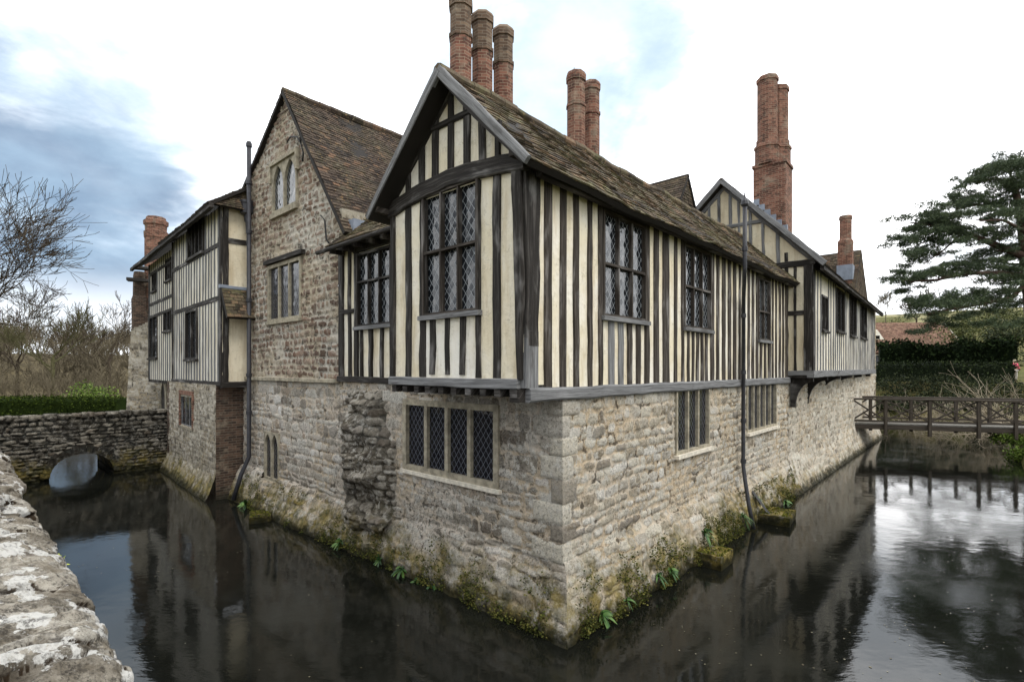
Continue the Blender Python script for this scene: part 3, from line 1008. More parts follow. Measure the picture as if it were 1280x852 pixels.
window(A, *WA3, 2, house, (A.pix(954, 390)[1],), .055, .036, .045, .04, True, 'timber_brown', 'glass', 'timber_grey', .05)

# ------------------------------------------------------------- main roof over the corner gable
OV = .34
RID = PL(C - U * (JET + OV), U, -V)
EZ = H + 2.62
eA = .32
LEN = SA_END + JET + OV
E0 = RID.p(0, EZ, eA); E1 = RID.p(LEN + .15, EZ, eA)
Rr0 = RID.p(0, APZ, -TC); Rr1 = RID.p(LEN + 4, APZ - .05, -TC)
E1b = RID.p(LEN + .15, EZ - .02, eA)
rf, Pm, nm = tiles(E0, E1b, Rr0, RID.p(LEN + .15, APZ - .05, -TC), 'roof', M['tiles_moss'], house, sag=.07, wave=.05)
EL0 = RID.p(0, EZ, -tGL - .28); EL1 = RID.p(LEN, EZ, -tGL - .28)
rf2, Pm2, nm2 = tiles(EL1, EL0, RID.p(LEN, APZ, -TC), Rr0, 'roof', M['tiles_moss'], house, sag=.05)
mb = MB(); ridge_tiles(mb, Pm, 0, 1); obj('ridge_tiles', mb, M['tiles_moss'], rf)
# bargeboards
GV = G.off(OV + .0)
mb = MB()
beam(mb, GV, (-eA - .02, EZ - .02), (TC, APZ - .02), .115, -.05, .012, .004, .15)
beam(mb, GV, (tGL + .26, EZ - .02), (TC, APZ - .02), .115, -.05, .016, .004, .15)
obj('bargeboard', mb, M['timber_grey'], house)
for ta, tb, za, zb2 in ((-.16, .0, TIE + .02, TIE + .14), (tGL + .0, tGL + .13, TIE - .06, TIE + .04)):
    mb = MB(); pbox(mb, G, ta, tb, za, zb2, -.1, .30); obj('wall_plate', mb, M['timber_brown'], house)
# gutter-like fascia under the long eave
mb = MB(); beam(mb, RID, (.45, EZ - .03), (LEN + .1, EZ - .06), .08, eA - .2, eA - .1, .005); obj('fascia', mb, M['timber'], house)

# ------------------------------------------------------------- recessed bay left of the gable
tB0, tB1 = 3.0, tR
WB = srt(rect_px(L, 449, 489, 319, 406, 311, 402))
mb = MB(); sheet(mb, L, (tB0, tB1), (H - .28, H + 2.9), [WB], -.02, .012, seed=21); obj('plaster_wall', mb, M['plaster'], house, True)
fr = MB()
zb = lambda x: 400 + x * .3874
for x0, x1 in ((62, 76), (92, 100), (112, 124)):
    stud_px(fr, L, zb(x0), zb(x1), H - .25, H + 2.75)
for x0, x1 in ((131, 138), (158, 169), (195, 204), (228, 238)):
    stud_px(fr, L, zb(x0), zb(x1), H - .25, WB[2] - .1)
for x0, x1 in ((135, 143), (160, 170), (195, 205)):
    stud_px(fr, L, zb(x0), zb(x1), WB[3] + .12, H + 2.75)
beam(fr, L, (L.pix(426), L.pix(434, 389)[1]), (L.pix(444), L.pix(434, 389)[1]), .1, -.03, .035)
beam(fr, L, (tB0, WB[3] + .16), (L.pix(443), WB[3] + .16), .14, -.03, .04)
beam(fr, L, (tB0, H + 2.72), (tB1, H + 2.72), .14, -.03, .05)
beam(fr, L, (tB0, H - .25), (tB1, H - .25), .12, -.03, .06)
obj('timber_frame', fr, M['timber'], house)
window(L, *WB, 3, house, (L.pix(470, 349)[1],), .055, .036, .05, .04, True, 'timber', 'glass', 'timber_grey', .05)
Lb = L.off(.36)
zbe = H + 2.72
tiles(Lb.p(tB1 - .03, zbe), Lb.p(tB0 - .5, zbe), L.p(tB1 - .03, zbe + 1.55, -1.5), L.p(tB0 - .5, zbe + 1.55, -1.5), 'roof', M['tiles_moss'], house)
mb = MB()
for k in range(7):
    t = tB0 + .2 + k * .5
    if t < tB1 - .1: pbox(mb, L, t - .04, t + .04, zbe - .16, zbe - .06, 0, .33)
tube(mb, [Lb.p(tB0 - .2, zbe - .06, .05), Lb.p(tB1 + .25, zbe - .1, .05)], .05, 8)
obj('rafter_feet', mb, M['timber'], house)
mb = MB()
poly_prism(mb, [L.p(tR + .02, zbe + .1, -.05), L.p(tR - .45, zbe + .1, -.05), L.p(tR - .35, zbe + .65, -.5), L.p(tR + .02, zbe + .65, -.5)], (-.02 * U[0], -.02 * U[1], .02))
pbox(mb, L, tR - .42, tR + .14, zbe - .12, zbe + .68, -.7, -.12)
obj('lead_flashing', mb, M['lead'], house)

# ------------------------------------------------------------- roof of the stone gable
tl = 12.6
zl = apx[1] - (apx[1] - lv[1]) / (lv[0] - apx[0]) * (tl - apx[0])
GO = .10
back = 13
tiles(L.p(rv[0] - .22, rv[1] - .22 * sl_r, GO), L.p(rv[0] - .22, rv[1] - .22 * sl_r, -back), L.p(apx[0], apx[1] + .05, GO), L.p(apx[0], apx[1] + .02, -back), 'roof', M['tiles_brown'], house, sag=.1, wave=.05)
r2, P2, n2 = tiles(L.p(tl, zl, -back), L.p(tl, zl, GO), L.p(apx[0], apx[1] + .03, -back), L.p(apx[0], apx[1] + .05, GO), 'roof', M['tiles_brown'], house)
mb = MB(); ridge_tiles(mb, P2, 0, 1); obj('ridge_tiles', mb, M['tiles_brown'], r2)
for a_ in (1.6, 2.9):
    q = L.p(apx[0] + .45, 0, -a_)
    mb = MB(); lathe(mb, q[0], q[1], [(apx[1] - .6, .2), (apx[1] + .16, .2), (apx[1] + .17, .24), (apx[1] + .26, .22)], 8); obj('ridge_vent', mb, M['brick_sooty'], house)

# ------------------------------------------------------------- chimneys
def shaft_prof(z0, z1, r, cap=True, stage=True):
    p = [(z0, r * 1.0)]
    if stage:
        p += [(z1 - .78, r), (z1 - .77, r * 1.07), (z1 - .70, r * 1.07), (z1 - .69, r * .98)]
    p += [(z1 - .2, r * .98), (z1 - .19, r * 1.12), (z1 - .05, r * 1.14), (z1, r * 1.0)]
    return p


def chimney_px(px, Y, ytop, dia, zb, brick='brick', top='brick_sooty', base=None, frac=.72):
    x = (px - 640) / F * Y; zt = H + (HY - ytop) / F * Y
    mb = MB(); r = dia / 2
    zm = zt - .95
    prof = [(zb, r), (zm, r)]
    if base: prof = [(zb, r * 1.25), (base - .25, r * 1.25), (base - .1, r * 1.18), (base, r), (zm, r)]
    lathe(mb, x, Y, prof, 8, TH)
    o = obj('chimney', mb, M[brick], house)
    mb = MB(); lathe(mb, x, Y, [(zm, r), (zm + .005, r * 1.1), (zm + .09, r * 1.1), (zm + .1, r * .98), (zt - .25, r * .98), (zt - .24, r * 1.1), (zt - .08, r * 1.12), (zt, r * .95)], 8, TH)
    obj('chimney_cap', mb, M[top], o)
    return x, zt


chimney_px(576, 12.0, 0, .53, H + 3.5)
chimney_px(603, 12.54, 20, .53, H + 3.5)
chimney_px(629, 13.08, 38, .53, H + 3.5)
x, zt = chimney_px(720, 14.0, 92, .50, H + 3.0, 'brick', 'brick', base=H + 6.05)
chimney_px(739, 14.6, 104, .48, H + 3.0, 'brick', 'brick', base=H + 5.95)
mb = MB(); tube(mb, [(x - .05, 14, zt - .05), (x - .05, 14, zt + .16)], .008, 5); obj('lightning_rod', mb, M['iron'], house)

# tile-hung gablet behind the ridge
g0 = np.array(at(859, 217.5, 17.0)); wz = 2.6
gp = PL(g0[:2], U, -V)
zr = g0[2]
for sg, nmz in ((1, 1), (-1, -1)):
    e = wz * .62
    tiles(gp.p(sg * -e, zr - 2.5, 0.05), gp.p(sg * -e, zr - 2.5, -6), gp.p(0, zr, .05), gp.p(0, zr, -6), 'roof', M['tiles_brown'], house)
ga, gb_, gc = gp.p(-wz * .6, zr - 2.5, 0), gp.p(wz * .6, zr - 2.5, 0), gp.p(0, zr - .02, 0)
tiles(ga, gb_, gc, gc, 'tile_hung_gable', M['tiles_brown'], house)

# ------------------------------------------------------------- second wing (jettied, gabled)
J2 = np.array(C + U * SA_END - V * .66)
far2 = np.array([.7056 * 28, 28.0])
U2 = unit(far2 - J2); V2 = np.array([-U2[1], U2[0]])
LF = np.linalg.norm(far2 - J2)
B = PL(J2, U2, -V2)                     # long side
K = PL(J2, V2, -U2)                     # gable side
zJ = H - .08; zE2 = H + 3.22
ap2 = K.pix(905, 228)
WID2 = 5.4
W_B = [srt(rect_px(B, a, b, yt, yb, yt2, yb2)) for a, b, yt, yb, yt2, yb2 in
       ((1026.5, 1033, 370, 411, 374, 412), (1045, 1054, 362, 412, 367, 414), (1062, 1069, 371, 418, 374, 419), (1075, 1082, 382, 421, 384, 422))]
mb = MB(); sheet(mb, B, (0, LF), (zJ, zE2), W_B, 0, .02, seed=31)
obj('plaster_wall', mb, M['plaster_grey'], house, True)
mb = MB()
sheet(mb, K, (0, WID2), (zJ, zE2 + .1), [], 0, .02, seed=32)
sheet(mb, K, (0, WID2), (zE2, ap2[1]), [], -.003, .01, top=([0, ap2[0], WID2], [zE2 + .12, ap2[1] - .1, zE2 + .1]), seed=33)
obj('plaster_wall', mb, M['plaster_tan'], house, True)
fr = MB()
s = .34
while s < LF - .1:
    w = random.uniform(.09, .13)
    hit = [q for q in W_B if q[0] - .12 < s + w / 2 < q[1] + .12]
    if hit: beam(fr, B, (s + w / 2, zJ), (s + w / 2, hit[0][2] - .1), w, -.03, .028, .012, mat=0)
    else: beam(fr, B, (s + w / 2, zJ), (s + w / 2 + random.uniform(-.04, .04), zE2), w, -.03, .028, .012)
    s += w + random.uniform(.28, .40)
obj('timber_frame', fr, M['timber_grey'], house)
fr = MB()
beam(fr, B, (.1, zJ), (.1, zE2), .26, -.05, .05); beam(fr, B, (0, zE2 - .05), (LF, zE2 - .05), .2, -.05, .06)
beam(fr, K, (.1, zJ), (.1, zE2), .22, -.05, .05)
xk = lambda x: 860 + x * .352
for x0, x1 in ((376, 386),):
    stud_px(fr, K, xk(x0), xk(x1), zJ, zE2)
stud_px(fr, K, 981, 985.5, zJ, zE2 + .4)
z_ = K.pix(995, 391)[1]; beam(fr, K, (.1, z_), (2.6, z_), .15, -.03, .04)
beam(fr, K, (-.1, zE2 + .02), (WID2, zE2 + .02), .18, -.05, .05)
obj('timber_frame', fr, M['timber'], house)
fr = MB()
z_ = K.pix(945, 275)[1]
beam(fr, K, (K.pix(952), z_ - .06), (K.pix(905), z_ - .06), .12, -.03, .045)
for x0, x1 in ((898, 901.5), (912, 916), (923, 926), (937, 941), (953, 956.5), (971, 976), (886, 889)):
    a, b = K.pix(x0), K.pix(x1); c = (a + b) / 2
    zt = np.interp(c, [0, ap2[0], WID2], [zE2 + .1, ap2[1] - .15, zE2])
    if zt > zE2 + .3: beam(fr, K, (c, zE2 + .1), (c + .03, zt), abs(a - b), -.03, .035)
beam(fr, K, (-.05, zE2 + .05), (ap2[0], ap2[1] - .16), .15, -.05, .05); beam(fr, K, (WID2, zE2), (ap2[0], ap2[1] - .16), .15, -.05, .05)
obj('timber_frame', fr, M['timber_grey'], house)
for q in W_B:
    window(B, *q, 2, house, (), .06, .05, .05, .04, True, 'timber', 'glass_far', 'timber', .05)
mb = MB(); beam(mb, B, (-.05, zJ - .1), (LF, zJ - .1), .22, -.12, .07); beam(mb, K, (-.05, zJ - .07), (1.4, zJ - .07), .15, -.12, .05)
obj('bressumer', mb, M['timber_grey'], house)
mb = MB(); poly_prism(mb, [B.p(0, zJ - .22, 0), B.p(LF, zJ - .22, 0), B.p(LF, zJ - .22, -1.3), B.p(0, zJ - .22, -1.3)], (0, 0, .1)); obj('soffit', mb, M['timber'], house)
# curved brackets
# stone foot of the second wing
C2 = np.array(C + U * SA_END)
end2 = np.array([.7085 * 29.2, 29.2])
U3 = unit(end2 - C2); LS = np.linalg.norm(end2 - C2)
S2 = PL(C2, U3, (U3[1], -U3[0]))


def plinthS(T, Z): return .35 * np.clip((1.2 - Z) / 1.2, 0, 1.4) ** 1.2


masonry('wall', S2, 0, LS, -.7, zJ - .2, .05, M['stone_far'], house, (.14, .26), (.18, .45), 41, .04, .02, push=plinthS, rough=.04)
S2e = PL(S2.p(LS, 0)[:2], -S2.n, S2.d)
mb = MB(); pbox(mb, S2e, 0, 8, -.7, H + 3.2, -.3, -.02); obj('end_wall', mb, M['flint'], house)
for s in (.25, 2.6, 5.2, 8.2, 11.2, 14.4):
    mb = MB()
    b3 = PL(B.p(s, 0)[:2], U2, -V2)
    d = .62 + s * .035
    pts = [(0, 0), (-d, 0), (-d, -.95)] + [(-(d - .13) * math.cos(a), -.95 + .82 * math.sin(a)) for a in np.linspace(0, math.pi / 2, 9)]
    poly_prism(mb, [b3.p(-.07, zJ - .2 + z, o) for o, z in pts], (*(U2 * .14), 0))
    obj('bracket', mb, M['timber'], house)
# roof
OV2 = .3
K2 = K.off(OV2)
e2 = .38
ez2 = zE2 - .12
slope2 = (ap2[1] - zE2) / ap2[0]
B0 = B.off(0, -OV2)
ra, Pa, _ = tiles(B0.p(0, ez2, e2), B0.p(LF + .7, ez2 - .15, e2), B0.p(0, ap2[1], -ap2[0]), B0.p(LF + .7, ap2[1], -ap2[0]), 'roof', M['tiles_brown'], house, .12, .2, sag=.12)
tiles(B0.p(LF + .7, ez2 + .2, -WID2 - .3), B0.p(0, ez2 + .2, -WID2 - .3), B0.p(LF + .7, ap2[1], -ap2[0]), B0.p(0, ap2[1], -ap2[0]), 'roof', M['tiles_brown'], house, .14, .25)
mb = MB(); ridge_tiles(mb, Pa, 0, 1); obj('ridge_tiles', mb, M['tiles_brown'], ra)
mb = MB()
beam(mb, K2, (-e2 - .02, ez2 + .0), (ap2[0], ap2[1] - .02), .16, -.05, .02); beam(mb, K2, (WID2 + .3, ez2 + .2), (ap2[0], ap2[1] - .02), .16, -.05, .024)
obj('bargeboard', mb, M['timber_grey'], house)
mb = MB(); beam(mb, B, (-.2, ez2 - .1), (LF + .5, ez2 - .2), .12, e2 - .12, e2 - .02); obj('fascia', mb, M['timber'], house)

# big twin shafted stack
Yc = 20.2
def sq_stage(mb, c, w, d, z0, z1):
    pl = PL(c, U2, -V2)
    vs = [pl.p(t, z, o) for z in (z0, z1) for t, o in ((-w / 2, d / 2), (w / 2, d / 2), (w / 2, -d / 2), (-w / 2, -d / 2))]
    dims = [w, d, w, d]; uvs = [[(0, z0), (x, z0), (x, z1), (0, z1)] for x in dims]
    mb.add(vs, [(0, 1, 5, 4), (1, 2, 6, 5), (2, 3, 7, 6), (3, 0, 4, 7), (4, 5, 6, 7)], uvs + [[(.02, .02)] * 4])
cc = np.array([(966 - 640) / F * Yc, Yc])
zS = H + (HY - 208) / F * Yc
mb = MB(); sq_stage(mb, cc, 1.05, 1.15, H + 2.5, zS); sq_stage(mb, cc, 1.13, 1.23, zS - .12, zS + .0)
stk = obj('chimney', mb, M['brick'], house)
zT = H + (HY - 99) / F * Yc
for k, off in enumerate((-.27, .27)):
    c = cc + (-V2 * -off * 0 + U2 * off * .95)
    c = cc + V2 * (.22 - k * .0) * (1 if k == 0 else -1) * .6 + U2 * (off * .9)
    mb = MB(); r = .37
    lathe(mb, c[0], c[1], [(zS - .02, r * 1.22), (zS + .62, r * 1.22), (zS + .64, r * 1.32), (zS + .74, r * 1.3), (zS + .8, r * 1.1), (zS + .98, r * 1.1), (zS + 1.0, r), (zT - .22 - k * .3, r), (zT - .2 - k * .3, r * 1.1), (zT - .05 - k * .3, r * 1.1), (zT - k * .3, r * .95)], 8, TH)
    obj('shaft', mb, M['brick'], stk)
mb = MB()
for k in range(8):
    q = np.array(B0.p(2.2 + k * .0, 0, 0))
# stepped lead flashing along the stack foot
pb = PL(cc, U2, -V2)
for k in range(6):
    o = -.55 + k * .2
    q = pb.p(0, 0, o)
    dist = float(np.dot(np.array(q[:2]) - J2, -V2))
    z = zE2 + .05 + slope2 * (-dist)
    pbox(mb, pb, -.62, -.5, z - .05, z + .18, o, o + .2)
obj('lead_flashing', mb, M['lead'], stk)

# cross roof and stack at the far end
q0 = np.array(at(1077, 312, 27.2)); cp = PL(q0[:2], U, -V)
tiles(cp.p(-2.6, q0[2] - 3.2, 0), cp.p(-2.6, q0[2] - 3.2, -7), cp.p(0, q0[2], 0), cp.p(0, q0[2], -7), 'roof', M['tiles_brown'], house, .14, .22)
tiles(cp.p(2.6, q0[2] - 3.2, 0), cp.p(2.6, q0[2] - 3.2, -7), cp.p(0, q0[2], 0), cp.p(0, q0[2], -7), 'roof', M['tiles_brown'], house, .14, .22)
tiles(cp.p(-2.5, q0[2] - 3.2, -.02), cp.p(2.5, q0[2] - 3.2, -.02), cp.p(0, q0[2] - .02, -.02), cp.p(0, q0[2] - .02, -.02), 'tile_hung_gable', M['tiles_brown'], house, .14, .22)
Yk = 26.6; cx = (1057 - 640) / F * Yk
zt = H + (HY - 270) / F * Yk; zb_ = H + (HY - 322) / F * Yk
mb = MB(); sq_stage(mb, np.array([cx, Yk]), .62, .62, H + 3.5, zb_ + .75); stk2 = obj('chimney', mb, M['brick'], house)
mb = MB(); lathe(mb, cx, Yk, [(zb_ + .7, .36), (zb_ + .85, .36), (zb_ + .95, .28), (zt - .2, .28), (zt - .18, .31), (zt, .29)], 8); obj('shaft', mb, M['brick'], stk2)
mb = MB(); sq_stage(mb, np.array([cx, Yk]), .70, .70, zb_ - 1.2, zb_ - .42); obj('lead_flashing', mb, M['lead'], stk2)

# ------------------------------------------------------------- left range
WD = unit((-.70, .714)); WN = np.array([-WD[1], WD[0]]); WN = -WN if WN[1] > 0 else WN
Q0 = np.array([-.564 * 15.0, 15.0])
W = PL(Q0, WD, WN)                       # timber front
Wr = PL(Q0, U, -V)                       # its return
zW0 = W.pix(278, 482)[1]; zWE = W.pix(278, 256)[1]
tW = 6.3; tW2 = 12.2
WW = [srt(rect_px(W, *q)) for q in ((237, 255, 284, 322, 271, 313), (234, 247, 391, 447, 389, 446))]
mb = MB(); sheet(mb, W, (0, tW), (zW0, zWE), WW, 0, .02, seed=41); obj('plaster_wall', mb, M['plaster_grey'], house, True)
mb = MB(); sheet(mb, Wr, (0, 1.7), (zW0, zWE), [], 0, .01, seed=42); obj('plaster_wall', mb, M['plaster_tan'], house, True)


def studs(fr, pl, t0, t1, z0, z1, wins, w=(.1, .15), g=(.2, .27)):
    s = t0
    while s < t1 - .05:
        ww = random.uniform(*w); c = s + ww / 2
        hit = [q for q in wins if q[0] - .08 < c < q[1] + .08]
        spans = [(z0, z1)]
        for q in hit:
            n = []
            for a, b in spans:
                if q[3] < a or q[2] > b: n.append((a, b))
                else:
                    if q[2] - .08 > a: n.append((a, q[2] - .08))
                    if q[3] + .08 < b: n.append((q[3] + .08, b))
            spans = n
        for a, b in spans:
            if b - a > .1: beam(fr, pl, (c, a), (c + random.uniform(-.02, .02), b), ww, -.03, .03, .01)
        s += ww + random.uniform(*g)


fr = MB(); studs(fr, W, .3, tW, zW0, zWE, WW, (.08, .12), (.22, .29)); obj('timber_frame', fr, M['timber_grey'], house)
fr = MB()
for y in ((278, 303), (272, 373)):
    z = W.pix(*y)[1]; beam(fr, W, (0, z), (tW, z), .14, -.03, .04)
beam(fr, W, (.1, zW0), (.1, zWE), .2, -.05, .05); beam(fr, W, (tW - .06, zW0), (tW - .06, zWE), .14, -.05, .05)
beam(fr, W, (-.03, zW0 + .05), (tW, zW0 + .05), .14, -.1, .06)
beam(fr, Wr, (.08, zW0), (.08, zWE), .16, -.05, .05); beam(fr, Wr, (1.35, zW0), (1.35, zWE), .18, -.05, .04)
z = Wr.pix(290, 301)[1]; beam(fr, Wr, (.1, z), (1.5, z), .15, -.03, .035)
beam(fr, Wr, (-.03, zW0 + .03), (1.6, zW0 + .03), .18, -.1, .05)
obj('timber_frame', fr, M['timber'], house)
for q, n in zip(WW, (4, 2)):
    window(W, *q, n, house, (), .07, .06, .06, .03, True, 'timber', 'glass_far', 'timber', .05)
# little tiled pentice on the return
zp1 = Wr.pix(285, 360)[1]; zp0 = Wr.pix(285, 398)[1]
tiles(Wr.p(-.05, zp0, .55), Wr.p(1.65, zp0, .55), Wr.p(-.05, zp1, .04), Wr.p(1.65, zp1, .04), 'pentice_roof', M['tiles_moss'], house)
mb = MB(); beam(mb, Wr, (-.1, zp1 + .02), (1.6, zp1 + .02), .1, -.01, .09); obj('lead_flashing', mb, M['lead'], house)
# left section
Wl = W.off(-.22)
W3 = [srt(rect_px(Wl, *q)) for q in ((191, 196.5, 343, 364, 339, 361), (208, 214, 328, 351, 322, 347), (187, 197, 398, 446, 396, 446), (206, 214, 391, 413, 388, 411))]
zl2 = zW0
mb = MB(); sheet(mb, Wl, (tW - .1, tW2), (zl2, zWE), W3, 0, .02, seed=44); obj('plaster_wall', mb, M['plaster_grey'], house, True)
fr = MB(); studs(fr, Wl, tW, tW2, zl2, zWE, W3, (.08, .12), (.26, .34)); obj('timber_frame', fr, M['timber_grey'], house)
fr = MB()
for px, py in ((200, 336), (200, 376), (200, 392)):
    z = Wl.pix(px, py)[1]; beam(fr, Wl, (tW, z), (tW2, z), .13, -.03, .04)
beam(fr, Wl, (tW2 - .1, zl2), (tW2 - .1, zWE), .2, -.05, .05)
for k in range(26):
    t = tW + .1 + k * (tW2 - tW - .2) / 25
    pbox(fr, Wl, t - .05, t + .05, zl2 - .12, zl2, -.6, .05)
obj('timber_frame', fr, M['timber'], house)
for q in W3: window(Wl, *q, 2, house, (), .06, .05, .05, .03, True, 'timber', 'glass_far', 'timber', .05)
# roofs of the left range
oe = .45
rise = 3.6
Wo = W.off(oe)
tiles(Wo.p(tW + .2, zWE - .1), Wo.p(-.35, zWE - .1), W.p(tW + .2, zWE + rise * .75, -rise), W.p(-.0, zWE + rise * .75, -rise), 'roof', M['tiles_brown'], house, sag=.05)
tiles(Wo.p(tW2 + .8, zWE - .1, -.1), Wo.p(tW, zWE - .1, -.1), W.p(tW2 + .8, zWE + rise * .75, -rise - .1), W.p(tW, zWE + rise * .75, -rise - .1), 'roof', M['tiles_brown'], house, sag=.1)
tiles(W.p(-.3, zWE - .1, oe), W.p(-.3, zWE - .1, -3.6), W.p(.6, zWE + rise * .75, -rise), W.p(.6, zWE + rise * .75, -rise - .1), 'roof', M['tiles_brown'], house)
mb = MB(); beam(mb, Wo, (-.35, zWE - .17), (tW2 + .7, zWE - .17), .14, -.14, -.03); obj('fascia', mb, M['timber'], house)

# stone and brick foot of the left range
Q1 = np.array([-.5767 * 15.2, 15.2])
S3 = PL(Q1, WD, WN); S3r = PL(Q1, U, -V)
SWn = srt(rect_px(S3, 226, 240, 496, 531, 495, 531))
tS = S3.pix(209)
pS = lambda T, Z: .28 * np.clip((.75 - Z) / .75, 0, 1.5) ** 1.3 + .07 * np.clip(1 - Z, 0, 1) * (vnoise(T, Z, 1.5, 4) - .5)
masonry('wall', S3, 0, tS, -.7, zW0 + .02, .045, M['flint'], house, (.09, .16), (.1, .25), 51, .035, .012, [SWn], push=pS, rough=.03)
mb = MB(); sq = [S3r.p(0, -.7, 0), S3r.p(2.2, -.7, 0), S3r.p(2.2, zW0, 0), S3r.p(0, zW0, 0)]
mb.add(sq, [(0, 1, 2, 3)], [[(0, -.7), (2.2, -.7), (2.2, zW0), (0, zW0)]]); obj('wall', mb, M['brick_old'], house)
w_ = window(S3, *SWn, 3, house, (), .06, .05, -.03, .05, True, 'timber_grey', 'glass_far', 'ashlar', .05)
mb = MB(); pbox(mb, S3, SWn[0] - .17, SWn[0] - .062, SWn[2] - .06, SWn[3] + .2, -.1, .03); pbox(mb, S3, SWn[1] + .062, SWn[1] + .17, SWn[2] - .06, SWn[3] + .2, -.1, .03); pbox(mb, S3, SWn[0] - .061, SWn[1] + .061, SWn[3] + .062, SWn[3] + .2, -.1, .028); obj('brick_surround', mb, M['brick'], w_)
mb = MB(); pbox(mb, PL(S3.p(tS, 0)[:2], -WN, WD), 0, 3, -.7, zW0, -.3, 0); obj('side_wall', mb, M['brick_old'], house)
# recess with the pointed doorway beside the causeway
S4 = S3.off(-.9)
masonry('wall', S4, tS - .3, tW2 + .6, -.7, zW0 + .05, .06, M['stone_far'], house, (.14, .24), (.18, .4), 53, .03, .015, rough=.03)
td = S4.pix(206)
mb = MB()
poly_prism(mb, [S4.p(t, z, .03) for t, z in [(td - .75, 1.6), (td + .75, 1.6), (td + .75, 3.4), (td - .75, 3.4)]], (*(S4.n * .06), 0), [[S4.p(t, z, .03) for t, z in lancet(td, .95, 1.62, 2.4)]])
dr = obj('doorway', mb, M['ashlar'], house)
mb = MB(); poly_prism(mb, [S4.p(t, z, .025) for t, z in lancet(td, .97, 1.6, 2.4)], (*(S4.n * .02), 0)); obj('door', mb, M['timber'], dr)
# battered stone tower at the far corner
YT = 24.6
def twr(px, py): return at(px, py, YT)
T0 = np.array([(180 - 640) / F * YT, YT]); T1 = np.array([(156 - 640) / F * YT, YT])
TP = PL(T0, (T1 - T0), (0, -1)); lt = np.linalg.norm(T1 - T0)
zt0 = 0.0; zt1 = H + (HY - 392) / F * YT
masonry('tower_wall', TP, -1.2, lt + .05, -.3, zt1, .07, M['flint'], house, (.14, .24), (.18, .4), 57, .03, .015, rough=.04,
        tshift=lambda T, Z: np.clip(Z / zt1, 0, 1) * .38 * np.clip((T + .4) / lt, 0, 1), top=([-1.2, lt, lt + .1], [zt1, zt1 - .7, zt1 - .8]))
TS = PL(TP.p(lt - .33, 0)[:2], (-.3, 1), (-1, -.3))
mb = MB(); pbox(mb, TS, 0, 4, -.3, zt1 - 1.2, -.3, -.35 + .35); obj('side_wall', mb, M['flint'], house)
# brick stack and crown behind
def stack_px(x0, x1, Y, z0, ytop, brick, prof):
    cx = ((x0 + x1) / 2 - 640) / F * Y; r = (x1 - x0) / 2 / F * Y
    zt = H + (HY - ytop) / F * Y
    mb = MB(); lathe(mb, cx, Y, [(z0, r)] + [(zt - dz, r * k) for dz, k in prof], 8, .1); return obj('chimney', mb, M[brick], house)
stack_px(183, 207, 26.5, 6.8, 272, 'brick', [(1.1, 1.0), (1.05, 1.05), (.75, 1.08), (.7, .95), (.45, .98), (.4, 1.1), (.2, 1.12), (.12, .9), (0, .85)])
stack_px(168, 183, 26.0, 2.5, 340, 'brick_old', [(1.4, 1.25), (1.2, 1.05), (.2, 1.0), (0, .9)])
mb = MB()
for y, x0, x1 in ((334, 166, 186), (349, 159, 186)):
    a = Vector(at(x0, y, 25.2)); b = Vector(at(x1, y + 2, 25.6)); bar3(mb, a, b, .5, .14)
obj('projecting_beams', mb, M['timber'], house)

# ------------------------------------------------------------- ruined wall stub on the left face
tr0, tr1 = L.pix(501), L.pix(436)
def ruin():
    res = .03
    ts = np.arange(tr0 - .05, tr1 + .05, res); zs = np.arange(.35, H - .36, res)
    def keep(tc, zc):
        n = vnoise(tc, zc, 1.6, 71) * 1.0 - .5 + (vnoise(tc, zc, 5, 72) - .5) * .5
        c = (tr0 + tr1) / 2 + .15
        wdt = (tr1 - tr0) / 2 * np.clip(1.15 - .35 * np.abs(zc - 2.1) / 1.8, .3, 1)
        return np.abs(tc - c + n * .28) < wdt * 1.1
    def push(T, Z):
        c = (tr0 + tr1) / 2 + .15
        x = np.abs(T - c) / ((tr1 - tr0) / 2)
        prof = np.clip(1.05 - x ** 2.2, 0, 1)
        ledge = .5 + .5 * np.sin(Z * 7.5 + 5 * vnoise(T, Z, 1.3, 62))
        return -.10 + prof ** .7 * (.12 + .5 * vnoise(T, Z, 2.1, 60) * (.45 + .8 * ledge) + .34 * vnoise(T, Z, 5.0, 61) * vnoise(T, Z, 1.7, 66)) * np.clip((H - .3 - Z) / 1.3, 0, 1) ** .7
    masonry('ruined_buttress', L, tr0 - .1, tr1 + .1, 3.0 * .1, H - .36, .022, M['ruin'], house, (.12, .24), (.15, .36), 63, .075, .022, push=push, rough=.10, keep=keep)
ruin()

# ------------------------------------------------------------- rainwater pipes
def pipe(pts, r, brackets=(), hop=None):
    mb = MB(); tube(mb, pts, r, 10)
    o = obj('drainpipe', mb, M['pipe'], house, True)
    for b in brackets:
        mb = MB(); tube(mb, [Vector(b) + Vector((0, 0, -.05)), Vector(b) + Vector((0, 0, .05))], r * 1.35, 10); obj('collar', mb, M['pipe'], o)
    return o
pr = A.off(.16)
sP = A.pix(930.5)
def pz(y, o): return pr.pix(930.5, y)[1]
top_o = .62
pts = []
PY = A.p(sP, 0, .16)
zz = [H + 2.5, H + 1.2, H, 2.6, 1.25]
sO = lambda x, o: A.pix(x, None, o)
pp = [A.p(sO(931, .47), H + (HY - 272) / F * 12.8, .47), A.p(sO(931, .47), H + 2.3, .47), A.p(sO(930.5, .45), H + 2.15, .45), A.p(sO(929.5, .14), H + 1.75, .14), A.p(sO(929, .14), 1.5, .14), A.p(sO(931, .2), 1.2, .2), A.p(sO(936, .34), .6, .34), A.p(sO(942, .46), .05, .46)]
